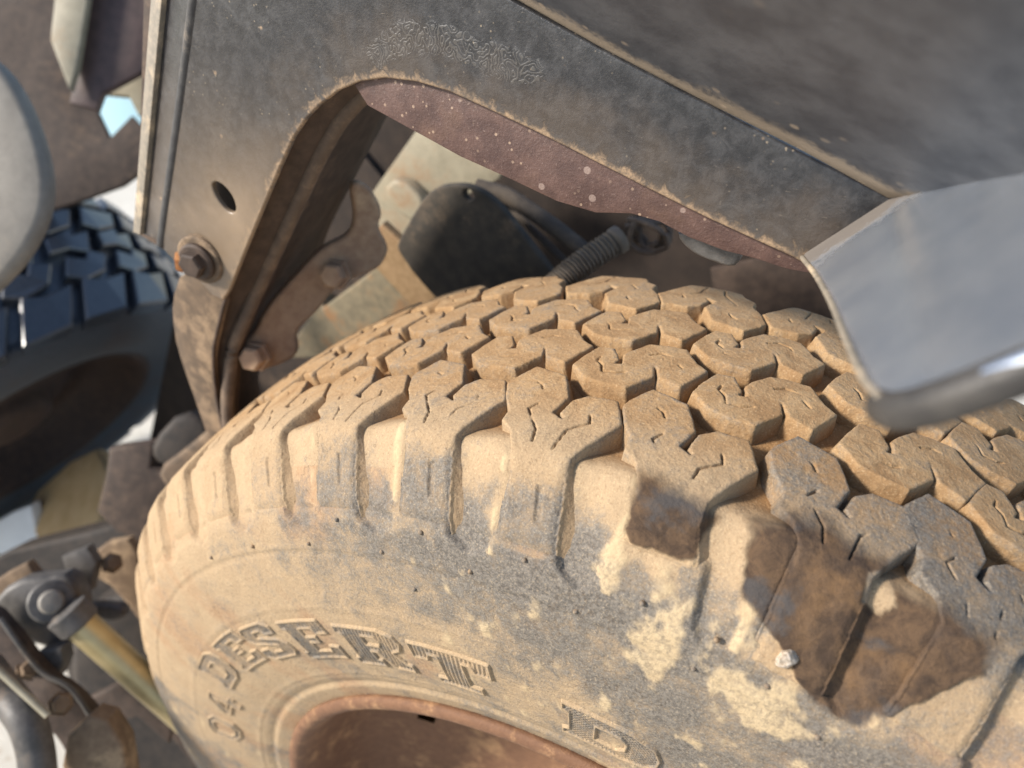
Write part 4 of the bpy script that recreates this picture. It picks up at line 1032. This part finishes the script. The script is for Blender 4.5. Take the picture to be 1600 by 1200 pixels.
# ------------------------------------------------------------------ left side: body, axle and spare
M_GREY = dirty('dull_grey_plastic', (0.185, 0.165, 0.138), (0.235, 0.212, 0.178), (0.28, 0.235, 0.18), 0.40, 0.6, 0.6)
tag(plate('grey_fender', round_outline(D['grey_panel'], 2), 0.012, M_GREY, None, 0.008, 0.02, rings=5, dome=0.004), 'dull grey rounded fender edge overlapping the clean black tyre', 'fender')
tag(plate('body_shell', D['under_panel'], 0.01, M_BRN, None, 0.002, 0.05, wob=0.004), 'dark brown underbody panel above the clean black tyre', 'panel')
bx = empty('cream_box', Vector(D['cream_box'][0]), 'cream and brown boxed body bracket under the floor', 'bracket')
plate('front_sheet', D['cream_box'], 0.01, M_CREAM, bx, 0.002, 0.05)
M_PLUM = dirty('dark_plum_paint', (0.045, 0.028, 0.024), (0.075, 0.046, 0.04), (0.16, 0.11, 0.075), 0.3, 0.5)
plate('side_sheet', D['box_side'], 0.01, M_PLUM, bx, 0.002, 0.05)
plate('base_lip', D['box_base'], 0.012, M_CREAM, bx, 0.003, 0.03)
pb = NT('pale_blue_paint'); pbm = pb.fin(pb.mix(pb.noise(pb.pos(), 6), (0.40, 0.62, 0.72), (0.46, 0.68, 0.77)), 0.5)
Q = [Vector(q) for q in D['pale_blue']]
top = [Vector((q.x, q.y, 0.62)) for q in (Q[0], Q[1])]
tag(plate('storage_bin', [top[0], top[1], Vector((Q[1].x, Q[1].y, 0.0)), Vector((Q[0].x, Q[0].y, 0.0))], 0.3, pbm, None, 0.01, 0.2), 'pale blue bin standing on the sunlit ground far behind', 'bin')
M_PALE = dirty('pale_grey_paint', (0.40, 0.41, 0.37), (0.48, 0.48, 0.43), (0.40, 0.33, 0.24), 0.3, 0.6)
tag(plate('pale_strut', D['pale_post'], 0.012, M_PALE, None, 0.003, 0.03, rings=3), 'pale grey strut between the clean tyre and the gusset plate', 'strut')
M_WOOD = dirty('raw_timber', (0.55, 0.36, 0.17), (0.66, 0.46, 0.24), (0.42, 0.26, 0.12), 0.3, 0.8, 0.4)
tw = empty('timber_block', Vector(D['timber'][0]), 'sunlit raw timber block on the ground beyond the axle', 'timber')
plate('end_board', D['timber'], 0.03, M_WOOD, tw, 0.006, 0.06, rings=3)
M_WHITE = dirty('white_board', (0.74, 0.76, 0.78), (0.80, 0.82, 0.84), (0.55, 0.5, 0.42), 0.1, 0.7, 0.4)
tag(plate('white_board', D['sign_white'], 0.02, M_WHITE, None, 0.003, 0.08), 'small white board beside the raw timber block', 'board')
te = empty('suspension_link', Vector(D['axle_arm'][0]), 'dark brown suspension arm beside the tyre sidewall', 'suspension arm')
plate('arm', D['axle_arm'], 0.03, M_BRN, te, 0.004, 0.03, rings=3, wob=0.001)
plate('end_boss', round_outline(D['tube_end'], 1), 0.03, M_DARK, te, 0.008, 0.03, rings=4, wob=0.003)
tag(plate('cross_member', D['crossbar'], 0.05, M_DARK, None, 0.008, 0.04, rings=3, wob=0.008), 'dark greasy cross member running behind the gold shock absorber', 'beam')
sp = empty('spring_shackle', Vector(D['spring_plate'][0]), 'grey-brown spring shackle plate with a big round pin', 'shackle')
M_SHK = dirty('grey_worn_steel', (0.060, 0.055, 0.050), (0.11, 0.10, 0.09), (0.21, 0.15, 0.10), 0.42, 0.5)
plate('plate', round_outline(D['spring_plate'], 1), 0.02, M_SHK, sp, 0.005, 0.02, rings=3, wob=0.005)
bp = Vector(D['bolt'][0]); vw = (CAMP - bp).normalized(); axl = (vw + Vector((0.25, -0.1, 0.15))).normalized()
lathe('pin_collar', [(0.017, -0.01), (0.017, 0.002), (0.0155, 0.004), (0.0115, 0.005)], bp, axl, M_SHK, sp, 40)
lathe('pin', [(0.0095, 0.0), (0.0095, 0.008), (0.0075, 0.011), (0.003, 0.012)], bp, axl, dirty('worn_bright_steel', (0.15, 0.135, 0.115), (0.22, 0.20, 0.17), (0.24, 0.175, 0.12), 0.5, 0.6), sp, 32)
lp = empty('spring_clamp', Vector(D['long_plate'][0]), 'long bent brown clamp plate below the shackle pin', 'plate')
plate('clamp_plate', round_outline(D['long_plate'], 2), 0.012, M_BRN, lp, 0.004, 0.02, rings=4, wob=0.006)
E_ = [Vector(D['long_plate'][i]) + (CAMP - Vector(D['long_plate'][i])).normalized() * 0.004 for i in (1, 2, 3, 4, 5, 6)]
tube('rolled_edge', E_, 0.0022, M_SHK, lp, 10, 6)
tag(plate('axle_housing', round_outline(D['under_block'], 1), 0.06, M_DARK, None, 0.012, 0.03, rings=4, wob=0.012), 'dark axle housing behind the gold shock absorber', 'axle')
gd = NT('gold_zinc_tube'); gn = gd.noise(gd.pos(), 60, 5, 0.6)
M_GOLD = gd.fin(gd.mix(gd.ramp(gn, 0.35, 0.7), (0.44, 0.345, 0.17), (0.50, 0.40, 0.21)), 0.40, None, 0.45)
g0, g1 = Vector(D['gold'][0]), Vector(D['gold'][1])
ga = empty('shock_absorber', g0, 'gold shock absorber tube between the shackle and the tyre', 'shock absorber')
tube('tube', [g0, g0.lerp(g1, 0.5), g1 + (g1 - g0) * 0.05], 0.0128, M_GOLD, ga, 32, 6)
lathe('end_cap', [(0.010, -0.012), (0.0165, -0.010), (0.0165, 0.004), (0.015, 0.006)], g0, (g1 - g0), M_SHK, ga, 32)
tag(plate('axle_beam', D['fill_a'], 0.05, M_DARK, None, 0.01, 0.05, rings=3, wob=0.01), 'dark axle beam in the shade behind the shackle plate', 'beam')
tag(plate('dark_filler_sheet', D['fill_b'], 0.01, M_BACK, None, 0.002, 0.05, wob=0.006), 'dark filler sheet behind the hanger bracket', 'bulkhead')  # dark sheet added only to cover a bright gap behind the bracket
tag(tube('black_hose', D['hose_black'], 0.0125, M_BLK if False else M_SHK, None, 24, 8), 'thick dark grey bent pipe in front of the sunlit ground', 'pipe')
tag(tube('metal_strip', D['strip'], 0.0028, M_CREAM, None, 10, 4), 'thin pale metal strip above the bent pipe', 'strip')
lg = plate('link_lug', round_outline(D['lug'], 2), 0.012, M_SHK, None, 0.004, 0.01, rings=3)
tag(lg, 'small grey lug beside the gold shock absorber', 'lug')

M_OCH = dirty('ochre_dusty_steel', (0.13, 0.085, 0.05), (0.20, 0.135, 0.08), (0.34, 0.24, 0.14), 0.5, 0.8, 1.2)
tag(plate('clay_cap', D['bit_a'], 0.02, M_OCH, None, 0.003, 0.008, rings=3, wob=0.003), 'lump of pale clay-caked casting under the bent clamp plate', 'casting')
tag(plate('square_block', D['bit_b'], 0.016, M_SHK, None, 0.003, 0.012, rings=3, wob=0.002), 'small square steel block under the shackle pin', 'block')
tag(plate('cross_strap', D['bit_c'], 0.008, M_BRN, None, 0.003, 0.012, rings=3, wob=0.003), 'narrow brown strap across the axle housing', 'strap')
tag(plate('side_web', round_outline(D['bit_d'], 1), 0.012, M_OCH, None, 0.004, 0.015, rings=3, wob=0.004), 'ochre dusty web beside the tyre sidewall above the gold tube', 'plate')
tag(plate('outer_bracket', D['bit_e'], 0.010, M_OCH, None, 0.003, 0.012, rings=3, wob=0.004), 'dusty tan bracket left of the shackle pin', 'bracket')
tag(plate('boss_cover', round_outline(D['bit_f'], 1), 0.02, M_TAN, None, 0.006, 0.015, rings=4, wob=0.003), 'tan rounded cover against the tyre shoulder below the arch', 'cover')

for nm, lab in (('brk_a', 'angular dark bracket plate under the shackle'), ('brk_b', 'flat brown link bar behind the gold tube'), ('brk_c', 'square dark mounting ear above the shackle pin')):
    tag(plate('mounting_bracket', D[nm], 0.012, M_SHK if nm != 'brk_b' else M_BRN, None, 0.0022, 0.02, rings=2), lab, 'bracket')
for nm, lab in (('nut_a', 'hex nut on the angular bracket plate'), ('nut_b', 'hex nut beside the ochre web'), ('nut_c', 'hex bolt on the bent clamp plate')):
    q = Vector(D[nm][0])
    tag(lathe('hex_bolt', [(0.0095, -0.004), (0.0095, 0.001), (0.0070, 0.0012), (0.0070, 0.008), (0.0056, 0.0095), (0.002, 0.0098)], q, (CAMP - q).normalized() + Vector((0.3, 0.1, 0.2)), M_OCH, None, 6, True), lab, 'bolt')

# ---- the other tyre, clean black mud tread
FN = Vector((0.776, -0.082, -0.625)).normalized()
fw = empty('spare_wheel', Vector(D['far_wheel'][0]), 'clean black mud-terrain wheel leaning under the vehicle', 'wheel')
fw.rotation_mode = 'QUATERNION'
fw.rotation_quaternion = FN.to_track_quat('Z', 'Y')
ft = NT('sky_tinted_clean_rubber'); fp = ft.obj(fw); fnz = ft.noise(fp, 160, 4)
rr = ft.attr('side')
fcol = ft.mix(ft.ramp(fnz, 0.3, 0.7), (0.030, 0.034, 0.042), (0.046, 0.051, 0.060))  # bluish tint in the base colour stands for reflected sky
fcol = ft.mix(ft.math('MULTIPLY', rr, ft.ramp(ft.noise(fp, 14, 5), 0.48, 0.7, 0.0, 0.5)), fcol, (0.050, 0.026, 0.016))
M_FR = ft.fin(fcol, ft.math('ADD', 0.28, ft.math('MULTIPLY', rr, 0.5)), ft.bump(fnz, 0.2, 0.001), 0, 1.0)
RF = 0.33
def far_tyre():
    pr = chaikin([(-.200, .15), (-.205, .22), (-.21, .29), (-.195, .317), (-.17, .320), (-.1, .322), (-.03, .320), (-.004, .314), (.012, .29), (.016, .255), (.012, .225), (.004, .203), (-.002, .196)], 2)
    V = []; F = []; A = []
    N = 120; m = len(pr)
    for i in range(N):
        a = 2 * math.pi * i / N
        for z, r in pr:
            r = r - (0.008 if -0.19 < z < -0.004 else 0)
            V.append((r * math.cos(a), r * math.sin(a), z)); A.append(1.0 if z > -0.01 else 0.0)
    for i in range(N):
        for j in range(m - 1):
            F.append((i * m + j, i * m + j + 1, ((i + 1) % N) * m + j + 1, ((i + 1) % N) * m + j))
    return mesh_from('tyre', V, F, {'side': A})
ftyre = link('tyre', far_tyre(), M_FR, fw)
def far_rim():
    pr = chaikin([(-.004, .196), (.003, .203), (.006, .198), (0.0, .190), (-.03, .185), (-.06, .178), (-.08, .160), (-.07, .12), (-.05, .09), (-.05, .06), (-.02, .055), (-.02, .001)], 2)
    V = []; F = []; N = 96; m = len(pr)
    for i in range(N):
        a = 2 * math.pi * i / N
        for z, r in pr: V.append((r * math.cos(a), r * math.sin(a), z))
    for i in range(N):
        for j in range(m - 1):
            F.append((i * m + j, i * m + j + 1, ((i + 1) % N) * m + j + 1, ((i + 1) % N) * m + j))
    return mesh_from('rim', V, F)
link('rim', far_rim(), dirty('rust_brown_rim', (0.040, 0.024, 0.018), (0.065, 0.038, 0.026), (0.13, 0.075, 0.045), 0.4, 0.7), fw)
def far_block(poly, h=0.013):
    """poly in (u, z) metres round the tread -> bevelled block"""
    V = []; F = []
    poly = [(u * 34 / 25.0 + 0.6 * (z + 0.1), z) for u, z in poly]
    C_ = inset2(poly, 0.0022); m = len(poly)
    def add(L, r):
        b = len(V)
        for (u, z) in L:
            rr_ = r - 0.9 * max(0, abs(z + 0.1) - 0.07) ** 1.5
            V.append((rr_ * math.cos(u / RF), rr_ * math.sin(u / RF), z))
        return b
    a = add(poly, 0.306); b = add(poly, RF - 0.0016); c = add(C_, RF)
    for i in range(m):
        j = (i + 1) % m
        F.append((a + i, a + j, b + j, b + i)); F.append((b + i, b + j, c + j, c + i))
    F.append(tuple(c + i for i in range(m)))
    return mesh_from('tread_block', V, F, {'side': [0.0] * len(V)}, smooth=False)
NB = 25
KU = 34 / 25.0
pu = 2 * math.pi * RF / NB
KINDS = [(far_block([(0, -.046), (.026, -.040), (.050, -.050), (.050, .006), (.003, .006)]), 0.0),
         (far_block([(0, -.080), (.022, -.090), (.024, -.076), (.046, -.086), (.048, -.058), (.026, -.046), (.004, -.054)]), 0.018),
         (far_block([(0, -.122), (.020, -.116), (.022, -.128), (.050, -.118), (.046, -.094), (.024, -.096), (.002, -.086)]), 0.034),
         (far_block([(0, -.160), (.048, -.166), (.050, -.134), (.028, -.124), (.004, -.132)]), 0.05),
         (far_block([(0, -.206), (.046, -.206), (.048, -.176), (.004, -.168)]), 0.064)]
for me, ph in KINDS:
    for k in range(NB):
        b = link('tread_block', me, M_FR, ftyre)
        b.rotation_euler = (0, 0, (k * pu + ph * KU) / RF)
scn.cycles.samples = 128
